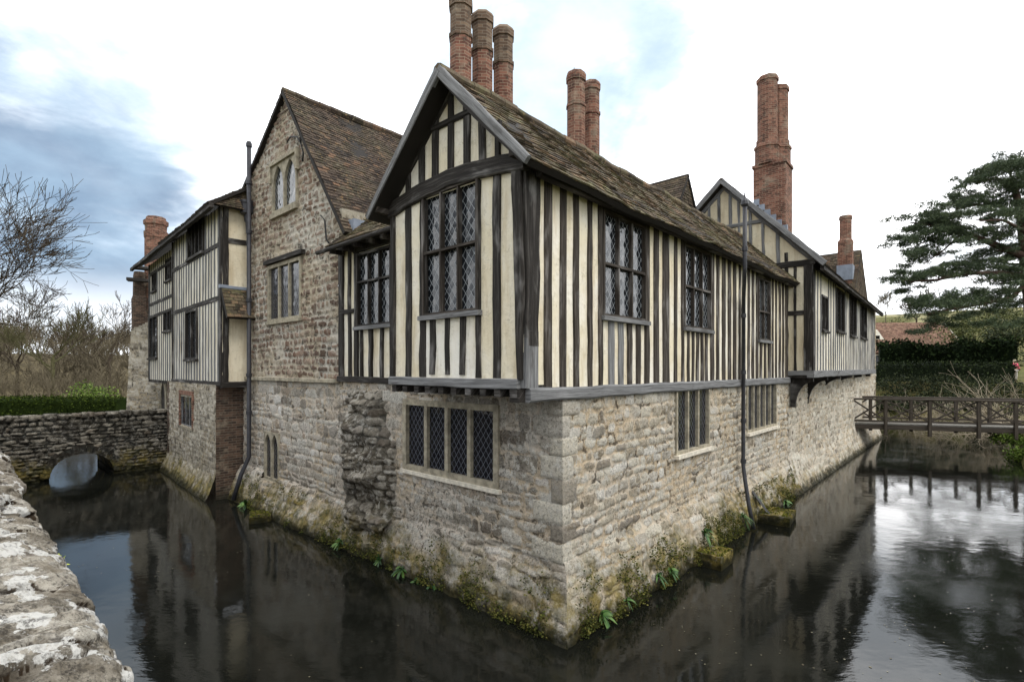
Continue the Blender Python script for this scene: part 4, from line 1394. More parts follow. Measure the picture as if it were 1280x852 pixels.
dp = pipe(pp, .047, [A.p(sO(929.3, .14), z, .14) for z in (H + 1.3, H - .1, 2.6, 1.6)] + [A.p(sO(931, .47), H + 2.75, .47)])
mb = MB(); q = pp[0]; lathe(mb, q[0], q[1], [(q[2] - .02, .06), (q[2] + .02, .09), (q[2] + .1, .08), (q[2] + .2, .02), (q[2] + .3, .012)], 8); obj('finial', mb, M['pipe'], dp)
tP = L.pix(317.5)
zt = L.pix(319, 178)[1]
pl = [L.p(tP, zt, .14), L.p(tP, 1.3, .14), L.p(tP + .03, .8, .35), L.p(tP + .05, .1, .55)]
dp = pipe(pl, .062, [L.p(tP, z, .14) for z in (zt - .1, zt - 1.2, H + 4, H + 2, H - .2, 2.6)])
# hopper and side branch
hq = Wr.p(.62, 0, .2)
zh = Wr.pix(300, 255)[1]
mb = MB(); lathe(mb, hq[0], hq[1], [(zh - .55, .08), (zh - .35, .1), (zh - .3, .2), (zh - .05, .22), (zh, .24), (zh + .06, .24)], 8, .3)
tube(mb, [(hq[0], hq[1], zh - .5), (hq[0] + .02, hq[1], zh - .8), Vector(L.p(tP, zh - 1.25, .16))], .06, 8)
obj('hopper', mb, M['pipe'], dp)

# =================================================================== MOAT, GROUND
MB_A0, MB_A1, MB_B0, MB_B1 = -5.75, 37.5, -5.6, 38


def smooth(x): x = np.clip(x, 0, 1); return x * x * (3 - 2 * x)


def ground_z(X, Y):
    dx, dy = X - C[0], Y - C[1]
    a = dx * U[0] + dy * U[1]; b = dx * V[0] + dy * V[1]
    d = np.maximum.reduce([MB_A0 - a, a - MB_A1, MB_B0 - b, b - MB_B1])   # >0 outside the moat
    # broad levels
    right = smooth((a - b - 2) / 14)
    lev = 2.15 * (1 - right) + 1.15 * right
    lev = np.where(b > 24, np.minimum(lev, 2.15 - 2.05 * smooth((b - 24) / 6)), lev)
    d2 = np.maximum(d, 0)
    # rising land: to the right behind the moat and woods on the left
    rise = 1.7 * smooth((a - MB_A1 - 1) / 5) + .055 * np.clip(a - MB_A1 - 12, 0, 400) + 10 * smooth((a - 105) / 90)
    left = 6.5 * smooth((b - 66) / 60)
    z = lev + np.where(a > MB_A1, rise, 0) * (1 - smooth((b - 30) / 40)) + left * (1 - smooth((a - 60) / 60))
    z = z + .25 * fbm(X, Y, .12, 5, 3) + .10 * fbm(X, Y, .9, 6, 3)
    inner = -1.3
    return inner + (z - inner) * smooth((d + .55) / 1.15)


def axis(lo, hi, f0, f1, fine, coarse):
    x = [f0]
    while x[-1] < f1: x.append(x[-1] + fine)
    s = fine
    while x[-1] < hi: s = min(s * 1.12, coarse); x.append(x[-1] + s)
    s = fine; y = [f0]
    while y[-1] > lo: s = min(s * 1.12, coarse); y.append(y[-1] - s)
    return np.array(y[:0:-1] + x)


def grid_mesh(name, xs, ys, zf, mat):
    X, Y = np.meshgrid(xs, ys, indexing='ij'); Z = zf(X, Y)
    co = np.stack([X, Y, Z], -1).reshape(-1, 3); n0, n1 = X.shape
    idx = np.arange(n0 * n1).reshape(n0, n1)
    q = np.stack([idx[:-1, :-1], idx[1:, :-1], idx[1:, 1:], idx[:-1, 1:]], -1).reshape(-1, 4)
    me = bpy.data.meshes.new(name)
    me.vertices.add(len(co)); me.vertices.foreach_set('co', co.astype(np.float32).ravel())
    me.loops.add(q.size); me.loops.foreach_set('vertex_index', q.ravel().astype(np.int32))
    me.polygons.add(len(q)); me.polygons.foreach_set('loop_start', np.arange(0, q.size, 4, dtype=np.int32))
    me.update(calc_edges=True)
    return link(name, me, None, True, mat)


def m_ground():
    t = NT('ground'); P = t.pos()
    n = t.noise(P, .35, 5, .65); f = t.noise(P, 6, 5, .7)
    col = t.ramp(n, [(.3, lin(70, 74, 38)), (.5, lin(92, 92, 50)), (.62, lin(112, 104, 66)), (.8, lin(86, 72, 50))])
    col = t.mix(t.step(f, .4, .7, 0, .6), col, lin(48, 44, 28))
    z = t.sep(P)[2]
    # leaf litter on the woodland floor at the left
    ps = t.sep(P)
    lf = t.math('MULTIPLY', t.step(ps[0], -30, -8, 1, 0), t.step(ps[1], 44, 52))
    col = t.mix(t.math('MULTIPLY', lf, .9), col, t.ramp(f, [(.3, lin(64, 56, 42)), (.55, lin(96, 86, 66)), (.75, lin(116, 104, 80))]))
    far = t.math('MULTIPLY', t.step(z, 12.5, 14.0), t.step(t.noise(P, .03, 2), .45, .5))
    col = t.mix(t.math('MULTIPLY', far, .8), col, lin(138, 132, 98))
    return t.fin(col, .95, t.bump(f, .7, .06), .1)


g = grid_mesh('ground', axis(-420, 420, -26, 44, .38, 14), axis(-60, 520, -4, 46, .38, 14), ground_z, m_ground())
tag(g, 'grassy banks and rising ground around the moat', 'ground', None, 'structure')


def m_water():
    t = NT('water'); P = t.pos()
    s = t.sep(P)
    n1 = t.noise(P, 1.1, 3, .5); n2 = t.noise(P, 6.0, 4, .6)
    calm = t.step(t.noise(P, .22, 3, .55), .35, .65, .25, 1.0)
    # ruffled stretch of water under and beyond the footbridge and beyond the arch
    ruff = t.step(t.noise(t.comb(t.math('MULTIPLY', s[0], .9), t.math('MULTIPLY', s[1], 1.6)), 2.2, 4, .6), .3, .7)
    h = t.math('ADD', t.math('MULTIPLY', n1, .55), t.math('MULTIPLY', t.math('MULTIPLY', n2, calm), .12))
    h = t.math('ADD', h, t.math('MULTIPLY', ruff, .10))
    film = t.step(t.noise(P, .45, 5, .65), .45, .7)
    spk = t.step(t.noise(P, 38, 2, .5), .69, .73)
    col = t.mix(t.math('MULTIPLY', film, .5), (.006, .0065, .005, 1), (.018, .019, .015, 1))
    col = t.mix(t.math('MULTIPLY', spk, t.math('MULTIPLY', film, .3)), col, (.10, .10, .08, 1))
    m = t.fin(col, t.math('ADD', .055, t.math('MULTIPLY', film, .09)), t.bump(h, .15, .05), .5)
    t.b.inputs['IOR'].default_value = 1.42
    return m


wt = MB()
N_ = 1
wt.add([ab(-7.4, -7.2, 0), ab(39, -7.2, 0), ab(39, 39.5, 0), ab(-7.4, 39.5, 0)], [(0, 1, 2, 3)])
w = obj('water', wt, m_water()); tag(w, 'dark still moat water reflecting the house and sky', 'water', None, 'structure')

# specks of leaf litter floating on the moat
lm = MB()
for k in range(1500):
    a, b = (random.uniform(0, 26), random.uniform(-5.3, -.8)) if random.random() < .72 else (random.uniform(-5.4, -1.2), random.uniform(-5, 18))
    if random.random() > .25 + .75 * (noise.noise(Vector((a * .35, b * .35, 3))) > -.02): continue
    r = random.uniform(.004, .011) * (1.5 if random.random() < .06 else 1); p = ab(a, b, .006); an = random.uniform(0, 6.3)
    vs = [(p[0] + r * math.cos(an + q) * (1 if i % 2 else 1.6), p[1] + r * math.sin(an + q) * (1 if i % 2 else 1.6), .006) for i, q in enumerate((0, 1.57, 3.14, 4.71))]
    lm.add(vs, [(0, 1, 2, 3)], None, (random.random(), 0, 0, 1))
M['litter'] = m_leaf('litter', [(.2, lin(70, 62, 44)), (.6, lin(112, 106, 86)), (.9, lin(160, 154, 136))])
o = obj('floating_leaf_litter', lm, M['litter']); tag(o, 'pale leaf specks scattered over the dark moat water', 'litter', None, 'stuff')

# =================================================================== CAUSEWAY BRIDGE AND BANK WALL
bt = thing('stone_bridge', 'old mossy rubble stone bridge with one low arch over the moat', 'bridge', ab(-3, 20.8, 0))
BF = PL(ab(-5.9, 19.26)[:2], U, -V)       # face towards the camera
aL, aR = BF.pix(62), BF.pix(142)
bl = 5.9 - .1
ztop = 2.22
cA, rA = (aL + aR) / 2, (aR - aL) / 2
zsp = H + (HY - 566) / F * 18.4 - rA * .86


def arch_keep(tc, zc):
    x = (tc - cA) / rA
    za = zsp + rA * .86 * np.sqrt(np.clip(1 - x * x, 0, 1))
    return ~((np.abs(x) < 1) & (zc < za))


masonry('parapet', BF, -.2, bl + .6, -.5, ztop, .035, M['bridge_stone'], bt, (.08, .17), (.15, .45), 71, .10, .02, keep=arch_keep, rough=.06,
        push=lambda T, Z: .05 * fbm(T, Z, 1.2, 3, 3))
BK = PL(BF.p(0, 0, -3.0)[:2], U, -V)
masonry('parapet', BK.off(0), -.2, bl + .6, -.5, ztop - .1, .06, M['bridge_stone'], bt, (.08, .17), (.15, .45), 72, .05, .02, keep=arch_keep)
mb = MB(); n = 20; vs = []; fs = []
for o in (.0, -3.0):
    for k in range(n + 1):
        a = math.pi * k / n; vs.append(BF.p(cA + rA * 1.01 * math.cos(a), zsp + rA * .87 * math.sin(a), o))
    vs += [BF.p(cA - rA * 1.01, -.5, o), BF.p(cA + rA * 1.01, -.5, o)]
m_ = n + 3
for k in range(n): fs.append((k, k + 1, k + 1 + m_, k + m_))
fs += [(n, n + 1, n + 1 + m_, n + m_), (0, n + 2, n + 2 + m_, m_)]
mb.add(vs, fs); obj('arch_barrel', mb, M['bridge_stone'], bt, True)
mb = MB()     # voussoirs
for k in range(17):
    a0, a1 = math.pi * (k + .04) / 17, math.pi * (k + .96) / 17
    r0, r1 = rA * 1.0, rA + random.uniform(.2, .3)
    q = [(cA + r0 * math.cos(a0), zsp + r0 * .86 * math.sin(a0)), (cA + r1 * math.cos(a0), zsp + r1 * .9 * math.sin(a0)), (cA + r1 * math.cos(a1), zsp + r1 * .9 * math.sin(a1)), (cA + r0 * math.cos(a1), zsp + r0 * .86 * math.sin(a1))]
    poly_prism(mb, [BF.p(t, z, .06 + random.uniform(0, .03)) for t, z in q], (*(BF.n * -.2), 0))
obj('arch_ring', mb, M['bridge_stone'], bt)
mb = MB(); pbox(mb, BF, -.2, bl + .6, ztop - 1.0, ztop - .75, -3.0, -.3); obj('roadway', mb, M['bridge_stone'], bt)


def rocks(mb, pl, t0, t1, z, o0, o1, wd, ht, seed, wob=.04, tilt=.15):
    """rough coping stones set on edge along a wall"""
    rng = random.Random(seed); t = t0
    while t < t1:
        w = rng.uniform(*wd); h = rng.uniform(*ht)
        oo0, oo1 = o0 + rng.uniform(-wob, wob), o1 + rng.uniform(-wob, wob * 1.6)
        n1, n2, n3 = 4, 4, 3
        c = np.array([t + w / 2, z, (oo0 + oo1) / 2]); tl = rng.uniform(-tilt, tilt)
        vs = []; fs = []
        nu, nv = 14, 9
        sd = rng.uniform(0, 99)
        for i in range(nv + 1):
            ph = math.pi * i / nv - math.pi / 2
            for j in range(nu):
                th = 2 * math.pi * j / nu
                sx, sy, sz = math.cos(ph) * math.cos(th), math.cos(ph) * math.sin(th), math.sin(ph)
                pw = lambda x: math.copysign(abs(x) ** .42, x)
                k = 1 + .22 * noise.noise(Vector((sx * 1.3 + sd, sy * 1.3, sz * 1.3))) + .1 * noise.noise(Vector((sx * 4 + sd, sy * 4, sz * 4)))
                x, y, zz = pw(sx) * w * .49 * k, pw(sy) * (oo1 - oo0) / 2 * k, pw(sz) * h / 2 * k
                vs.append(pl.p(c[0] + x + tl * y * .8, c[1] + zz + tl * x, c[2] + y))
        for i in range(nv):
            for j in range(nu):
                j2 = (j + 1) % nu
                fs.append((i * nu + j, i * nu + j2, (i + 1) * nu + j2, (i + 1) * nu + j))
        mb.add(vs, fs, None, (rng.random(), rng.random(), 1, 1))
        t += w * rng.uniform(.9, 1.0)


mb = MB(); rocks(mb, BF, -.2, bl + .5, ztop, -.35, .08, (.16, .42), (.10, .2), 5)
obj('coping', mb, M['bridge_stone'], bt, True)

# the lichened wall at the photographer's elbow
wl = thing('bank_wall', 'low lichen-spotted rubble wall with rough stone top beside the moat', 'wall', ab(-6, 8, 1.5))
WF = PL(ab(-5.60, -5.2)[:2], V, U)        # moat side
zw = H - 1.34
masonry('wall_face', WF, 0, 24.4, -.6, zw - .02, .05, M['coping'], wl, (.08, .18), (.12, .4), 81, .06, .02, rough=.05)


def wall_top():
    """rounded rubble top as one displaced sheet, near enough to read stone by stone"""
    nt, ns = 2000, 90
    tt = 24.4 * (np.linspace(0, 1, nt) ** 1.35)
    ss = np.linspace(0, 1, ns)
    T, S = np.meshgrid(tt, ss, indexing='ij')
    ang = S * math.pi
    wdt = .95
    # profile: from the moat edge over the crest to the land side
    o0 = .06 - (1 - np.cos(ang)) / 2 * (wdt + .12)
    z0 = np.sin(ang) ** .75 * .16
    D = (1 - np.cos(ang)) / 2 * wdt + np.sin(ang) * .1
    rng = np.random.default_rng(91)
    # stones: slanted slabs laid across the wall
    n = 1250
    ct = rng.uniform(-.3, 24.7, n); cd = rng.uniform(-.1, wdt + .2, n)
    aa = rng.uniform(.045, .12, n); bb = rng.uniform(.09, .27, n); rot = rng.normal(.3, .3, n)
    hh = rng.uniform(-.01, .075, n); r1 = rng.random(n); tlt = rng.normal(0, .35, n)
    best = np.full(T.shape, -.055); C1 = np.zeros(T.shape); C2 = np.zeros(T.shape); MK = np.zeros(T.shape)
    tl2 = rng.normal(0, .22, n)
    for k in range(n):
        ext = max(aa[k], bb[k]) * 1.3
        i0, i1 = np.searchsorted(tt, [ct[k] - ext, ct[k] + ext])
        if i1 - i0 < 1: continue
        dx = T[i0:i1] - ct[k]; dy = D[i0:i1] - cd[k]
        c, s = math.cos(rot[k]), math.sin(rot[k])
        x = (dx * c + dy * s) / aa[k]; y = (-dx * s + dy * c) / bb[k]
        wob = 1 + .55 * (vnoise(T[i0:i1], D[i0:i1], 9, k % 50) - .5) + .12 * (vnoise(T[i0:i1], D[i0:i1], 21, k % 50) - .5)
        f = (np.abs(x) ** 4 + np.abs(y) ** 4) ** .25 * wob
        drop = np.clip((f - .82) / .3, 0, 1) ** 1.6 * .07
        hgt = np.where(f < 1.12, hh[k] - drop + np.clip(tlt[k] * x * aa[k] + tl2[k] * y * bb[k], -.05, .05), -9)
        m = hgt > best[i0:i1]
        best[i0:i1][m] = hgt[m]; C1[i0:i1][m] = r1[k]; C2[i0:i1][m] = (k * .618) % 1; MK[i0:i1][m] = np.clip((1.06 - f[m]) * 7, 0, 1)
    lump = .05 * fbm(T, D, .9, 7, 3) + .020 * fbm(T, D, 9, 8, 3) + .022 * fbm(T, D, 26, 9, 3) + .012 * fbm(T, D, 60, 10, 2)
    dsp = best * (.35 + .65 * np.clip(np.sin(ang), 0, 1)) + lump
    nx, nz = np.cos(ang), np.sin(ang)
    O = o0 + nx * dsp + .05 * np.where(S < .4, vnoise(T, T * 0, 1.7, 14) - .5, 0)
    Z = zw + z0 + nz * dsp + .05 * (vnoise(T, T * 0, .5, 3) - .5)
    X = WF.O[0] + WF.d[0] * T + WF.n[0] * O; Y = WF.O[1] + WF.d[1] * T + WF.n[1] * O
    co = np.stack([X, Y, Z], -1).reshape(-1, 3); idx = np.arange(nt * ns).reshape(nt, ns)
    q = np.stack([idx[:-1, :-1], idx[1:, :-1], idx[1:, 1:], idx[:-1, 1:]], -1).reshape(-1, 4)
    me = bpy.data.meshes.new('wall_top')
    me.vertices.add(len(co)); me.vertices.foreach_set('co', co.astype(np.float32).ravel())
    me.loops.add(q.size); me.loops.foreach_set('vertex_index', q.ravel().astype(np.int32))
    me.polygons.add(len(q)); me.polygons.foreach_set('loop_start', np.arange(0, q.size, 4, dtype=np.int32))
    me.update(calc_edges=True)
    a = me.color_attributes.new('Col', 'FLOAT_COLOR', 'POINT')
    a.data.foreach_set('color', np.stack([C1, C2, MK, np.ones_like(MK)], -1).astype(np.float32).ravel())
    link('wall_top', me, wl, True, M['coping'])


wall_top()
mb = MB(); pbox(mb, WF.off(-.93), 0, 24.4, .5, zw, -.1, 0); obj('back_face', mb, M['coping' if 0 else 'ashlar'], wl)
mb = MB()  # protruding slabs on the moat side
for px, py, s in ((140, 745, .34), (150, 800, .26), (118, 725, .2), (60, 610, .22)):
    t, z = WF.pix(px, py, .02)
    if t is not None:
        rocks(mb, WF, t - s / 2, t + s / 2 - .05, min(z, zw - .03), -.15, .10, (s, s), (.06, .09), int(px), .02)
obj('jutting_stones', mb, M['coping'], wl, True)

# =================================================================== STONES AND PLANTS ALONG THE FOOT OF THE HOUSE
def stone_block(px, py, Y, w, d, h, label, plank=False, ang=0, name='stone_block'):
    p = at(px, py, Y); x, y = p[0], p[1]
    t = thing(name, label, 'stone', (x, y, 0))
    pl_ = PL((x, y), U * math.cos(ang) + V * math.sin(ang), -V * math.cos(ang) + U * math.sin(ang))
    mb = MB(); n = 7; vs = []; fs = []
    def add_face(f):
        b = len(vs)
        for i in range(n + 1):
            for j in range(n + 1):
                u, v = i / n * 2 - 1, j / n * 2 - 1; q = f(u, v)
                k = 1 + .06 * noise.noise(Vector((q[0] * 2.3 + px, q[1] * 2.3, q[2] * 2.3)))
                vs.append(pl_.p(q[0] * w / 2 * k, -.3 + (q[2] + 1) / 2 * (h + .3) * k, q[1] * d / 2 * k))
        for i in range(n):
            for j in range(n): fs.append((b + i * (n + 1) + j, b + (i + 1) * (n + 1) + j, b + (i + 1) * (n + 1) + j + 1, b + i * (n + 1) + j + 1))
    for ax in range(3):
        for s in (-1, 1):
            add_face(lambda u, v, ax=ax, s=s: [(s, u, v), (u, s, v), (u, v, s)][ax])
    mb.add(vs, fs, None, (.4, .5, 1, 1)); obj('block', mb, M['mossy'], t)
    mt = MB(); add = []
    for k in range(160):
        u, v = random.uniform(-.46, .46) * w, random.uniform(-.46, .46) * d
        r = random.uniform(.02, .05); q = pl_.p(u, h, v)
        an = random.uniform(0, 6)
        mt.add([(q[0] + r * math.cos(an), q[1] + r * math.sin(an), q[2] - .01), (q[0] - r * math.cos(an), q[1] - r * math.sin(an), q[2] - .01), (q[0] + random.uniform(-.01, .01), q[1], q[2] + r * .9)], [(0, 1, 2)], None, (random.random(), 0, 0, 1))
    obj('moss', mt, M['moss'], t)
    return t, pl_


M['mossy'] = m_masonry('mossy', [(0, lin(58, 56, 44)), (1, lin(92, 88, 68))], lin(70, 66, 50), 1.2, .1, 1.4, .8)
M['moss'] = m_leaf('moss', [(.2, lin(56, 62, 26)), (.6, lin(104, 106, 44)), (.9, lin(146, 140, 62))], 6, .9, .1)
stone_block(890, 680, 10.3, .62, .6, .26, 'square mossy stone block standing in the moat below the mullioned window')
t, p_ = stone_block(969, 626, 13.2, .95, .8, .22, 'broken slab with a leaning plank beyond the drainpipe foot', ang=.1, name='broken_slab')
mb = MB(); bar3(mb, p_.p(-.25, .2, -.1), p_.p(-.42, .75, -.45), .12, .05); obj('plank', mb, M['timber_grey'], t)
stone_block(325, 645, 13.3, .75, .5, .14, 'flat mossy stone at the waterline under the lancet window', ang=1.2, name='flat_stone')

M['fern'] = m_leaf('fern', [(.15, lin(30, 54, 24)), (.5, lin(54, 88, 38)), (.9, lin(104, 134, 64))], 4, .5, .3)


def clump(px, py, sc, label, z=None, n=22, o=.0, cat='plant', name='fern_plant', group='ferns growing at the foot of the house'):
    # root on the battered wall foot: find depth from the wall plane the pixel falls on
    pln, push = (A, plinthA) if px > 703 else (L, plinthL)
    oo = .30
    for _ in range(4):
        t_, z_ = pln.pix(px, py, oo); oo = float(push(np.array([[t_]]), np.array([[z_]]))[0, 0]) + .01
    p = Vector(pln.p(t_, z_, oo)); nrm = Vector((pln.n[0], pln.n[1], .9)).normalized()
    mb = MB(); fat = random.uniform(.8, 2.3); cur = random.uniform(.35, .9); n = int(n * random.uniform(1.0, 1.9) / fat ** .5)
    for k in range(n):
        an = random.uniform(0, 2 * math.pi); el = random.uniform(.15, 1.2); Lf = sc * 1.25 * random.uniform(.45, 1.15); wd = Lf * random.uniform(.10, .17) * fat
        sx = nrm.cross(Vector((0, 0, 1))).normalized(); sy = nrm.cross(sx)
        d = (nrm * math.sin(el) + (sx * math.cos(an) + sy * math.sin(an)) * math.cos(el)).normalized()
        sd = d.cross(nrm); sd = sd.normalized() if sd.length > .01 else sx
        vs = []; c = (random.random(), 0, 0, 1); q = p + d * .01; m = 5
        for i in range(m + 1):
            f = i / m; ww = wd * math.sin(math.pi * min(1, f * .92 + .06)) ** .8
            pos = p + d * Lf * f - Vector((0, 0, 1)) * Lf * cur * f * f
            vs += [pos - sd * ww / 2 + Vector((0, 0, .12 * ww)), pos, pos + sd * ww / 2 + Vector((0, 0, .12 * ww))]
        fs = []
        for i in range(m):
            fs += [(i * 3, i * 3 + 1, i * 3 + 4, i * 3 + 3), (i * 3 + 1, i * 3 + 2, i * 3 + 5, i * 3 + 4)]
        mb.add(vs, fs, None, c)
    o_ = obj(name, mb, M['fern'], None, True)
    tag(o_, label, cat, group)


clump(541, 738, .24, 'largest leafy green plant at the waterline, left of the stone corner', n=26)
clump(520, 728, .15, 'low green plant between two others left of the stone corner')
clump(502, 712, .18, 'bushy green plant at the waterline right of the ruined stub')
clump(474, 700, .17, 'green plant directly below the ruined wall stub')
clump(752, 768, .17, 'bright fern nearest the stone corner on the long front')
clump(783, 750, .14, 'second small fern right of the stone corner, near the water')
clump(822, 720, .17, 'leafy fern on the mossy plinth midway to the stone block')
clump(838, 712, .14, 'small fern just left of the square stone block')
clump(880, 665, .22, 'tuft of fern overhanging the square stone block', n=26)
clump(928, 645, .22, 'fern at the foot of the drainpipe')
clump(944, 622, .18, 'bright green fern right of the drainpipe foot')
clump(984, 628, .22, 'dark fern beside the broken slab')
clump(308, 630, .30, 'broad leaved plant at the foot of the left drainpipe', n=24)
clump(425, 678, .15, 'small plant on the plinth left of the ruined stub')
def foot_moss():
    rng = np.random.default_rng(17); mb = MB()
    for pln, push, tmax, n in ((A, plinthA, 11.5, 5200), (L, plinthL, 11.5, 3000)):
        for _ in range(n):
            t = rng.uniform(.1, tmax); z = rng.uniform(.15, .92) ** 2.6
            if float(vnoise(np.array([t]), np.array([z]), 1.8, 33)[0]) * .6 + float(vnoise(np.array([t]), np.array([z]), 5, 34)[0]) * .4 < .53: continue
            o = float(push(np.array([[t]]), np.array([[z]]))[0, 0])
            p = np.array(pln.p(t, z, o)); nn = np.array([*pln.n, .5])
            for _ in range(5):
                d = nn + rng.normal(0, .7, 3); d /= np.linalg.norm(d); sd = np.cross(d, rng.normal(0, 1, 3)); sd /= np.linalg.norm(sd) + 1e-6
                L_ = rng.uniform(.02, .05); q = p + rng.normal(0, .035, 3)
                mb.add([q, q + d * L_ * .5 + sd * L_ * .35, q + d * L_, q + d * L_ * .5 - sd * L_ * .35], [(0, 1, 2, 3)], None, (rng.random(), 0, 0, 1))
    o = obj('foot_moss', mb, M['moss2']); tag(o, 'moss and tiny ferns greening the flared foot of the house walls', 'moss', None, 'stuff')


M['moss2'] = m_leaf('moss2', [(.2, lin(46, 54, 26)), (.5, lin(76, 82, 38)), (.75, lin(116, 110, 58)), (.95, lin(82, 104, 52))], 3, .9, .1)
foot_moss()
# yellow sprigs on the bank wall
for i, (px, py, lb) in enumerate(((79, 640, 'upper yellow-green sprig growing from the bank wall'), (81, 655, 'lower yellow-green sprig growing from the bank wall'))):
    p = Vector(WF.p(WF.pix(px, py, .10)[0], zw - .02 - i * .06, .07)); mb = MB()
    for k in range(16):
        d = Vector((random.uniform(-.3, 1), random.uniform(-.6, .6), random.uniform(-.2, 1))).normalized(); L_ = random.uniform(.03, .075); s_ = d.cross(Vector((0, 0, 1))).normalized() * L_ * .3
        mb.add([p, p + d * L_ * .6 + s_, p + d * L_, p + d * L_ * .6 - s_], [(0, 1, 2, 3)], None, (random.random(), 0, 0, 1))
    o = obj('wall_sprig', mb, M['sprig'] if 'sprig' in M else M.setdefault('sprig', m_leaf('sprig', [(.2, lin(120, 140, 30)), (.9, lin(190, 196, 60))], 8)))
    tag(o, lb, 'plant', 'sprigs on the bank wall')

# =================================================================== TIMBER FOOTBRIDGE
fb = thing('footbridge', 'dark timber footbridge with cross-braced railings over the right moat', 'bridge', at(1160, 532, 23.5))
fp0 = np.array([(1058 - 640) / F * 24.6, 24.6]); fp1 = np.array([(1268 - 640) / F * 22.6, 22.6])
FP = PL(fp0, fp1 - fp0, (-(fp1 - fp0)[1] * -1, -(fp1 - fp0)[0]))
if FP.n[1] > 0: FP.n = -FP.n
FL = 8.6; FW = 1.9
zd = H + (HY - 531) / F * 23.8; zrail = H + (HY - 500.5) / F * 23.8
M['bridge_wood'] = m_timber('bridge_wood', [(.25, lin(38, 34, 29)), (.5, lin(62, 55, 47)), (.75, lin(94, 86, 74))], 1, lin(106, 98, 84), .6)
M['deck_wood'] = m_timber('deck_wood', [(.25, lin(92, 88, 82)), (.5, lin(122, 118, 110)), (.75, lin(150, 146, 138))])
mb = MB()
k = -.55
while k < FL:
    pbox(mb, FP, k, k + .145, zd - .02, zd + .03, -FW, 0.02); k += .155
obj('deck', mb, M['deck_wood'], fb)
mb = MB()
for o in (0, -FW): beam(mb, FP, (-.55, zd - .13), (FL, zd - .13), .2, o - .08, o + .06)
obj('joist', mb, M['bridge_wood'], fb)
posts = [FP.pix(x) for x in (1057, 1064, 1106, 1161, 1222, 1268)] + [FL - .1]
for o in (.09, -FW - .02):
    for i, t in enumerate(posts):
        mb = MB(); pbox(mb, FP, t - .06, t + .06, zd - (.5 if 1 < i < 6 else .25), zrail + .0, o - .06, o + .07); obj('post', mb, M['bridge_wood'], fb)
    mb = MB(); beam(mb, FP, (-.5, zrail + .05), (FL, zrail + .05), .09, o - .09, o + .1); obj('handrail', mb, M['bridge_wood'], fb)
    mb = MB(); beam(mb, FP, (-.5, zd + .16), (FL, zd + .16), .09, o - .03, o + .03); obj('lower_rail', mb, M['bridge_wood'], fb)
    mb = MB()
    for a, b in zip(posts[1:-1], posts[2:]):
        beam(mb, FP, (a + .05, zd + .2), (b - .05, zrail), .07, o - .03, o + .0, .003); beam(mb, FP, (a + .05, zrail), (b - .05, zd + .2), .07, o + .0, o + .03, .003)
    obj('cross_brace', mb, M['bridge_wood'], fb)
for t in (.35, FP.pix(1161)):
    for o in (0, -FW):
        if t > 1: continue
        mb = MB(); pbox(mb, FP, t - .09, t + .09, -1.2, zd - .24, o - .09, o + .09); obj('pile', mb, M['bridge_wood'], fb)

# =================================================================== HEDGES, SHRUBS
def leaf_shell(mb, pts, nrm, size, n_per, rng):
    for p, n in zip(pts, nrm):
        for _ in range(n_per):
            q = p + rng.normal(0, size * .7, 3)
            d = n * .6 + rng.normal(0, .7, 3); d /= np.linalg.norm(d)
            s = np.cross(d, rng.normal(0, 1, 3)); s /= (np.linalg.norm(s) + 1e-6)
            L_ = size * rng.uniform(.6, 1.3); w = L_ * .35
            mb.add([q, q + d * L_ * .5 + s * w, q + d * L_, q + d * L_ * .5 - s * w], [(0, 1, 2, 3)], None, (rng.random(), 0, 0, 1))


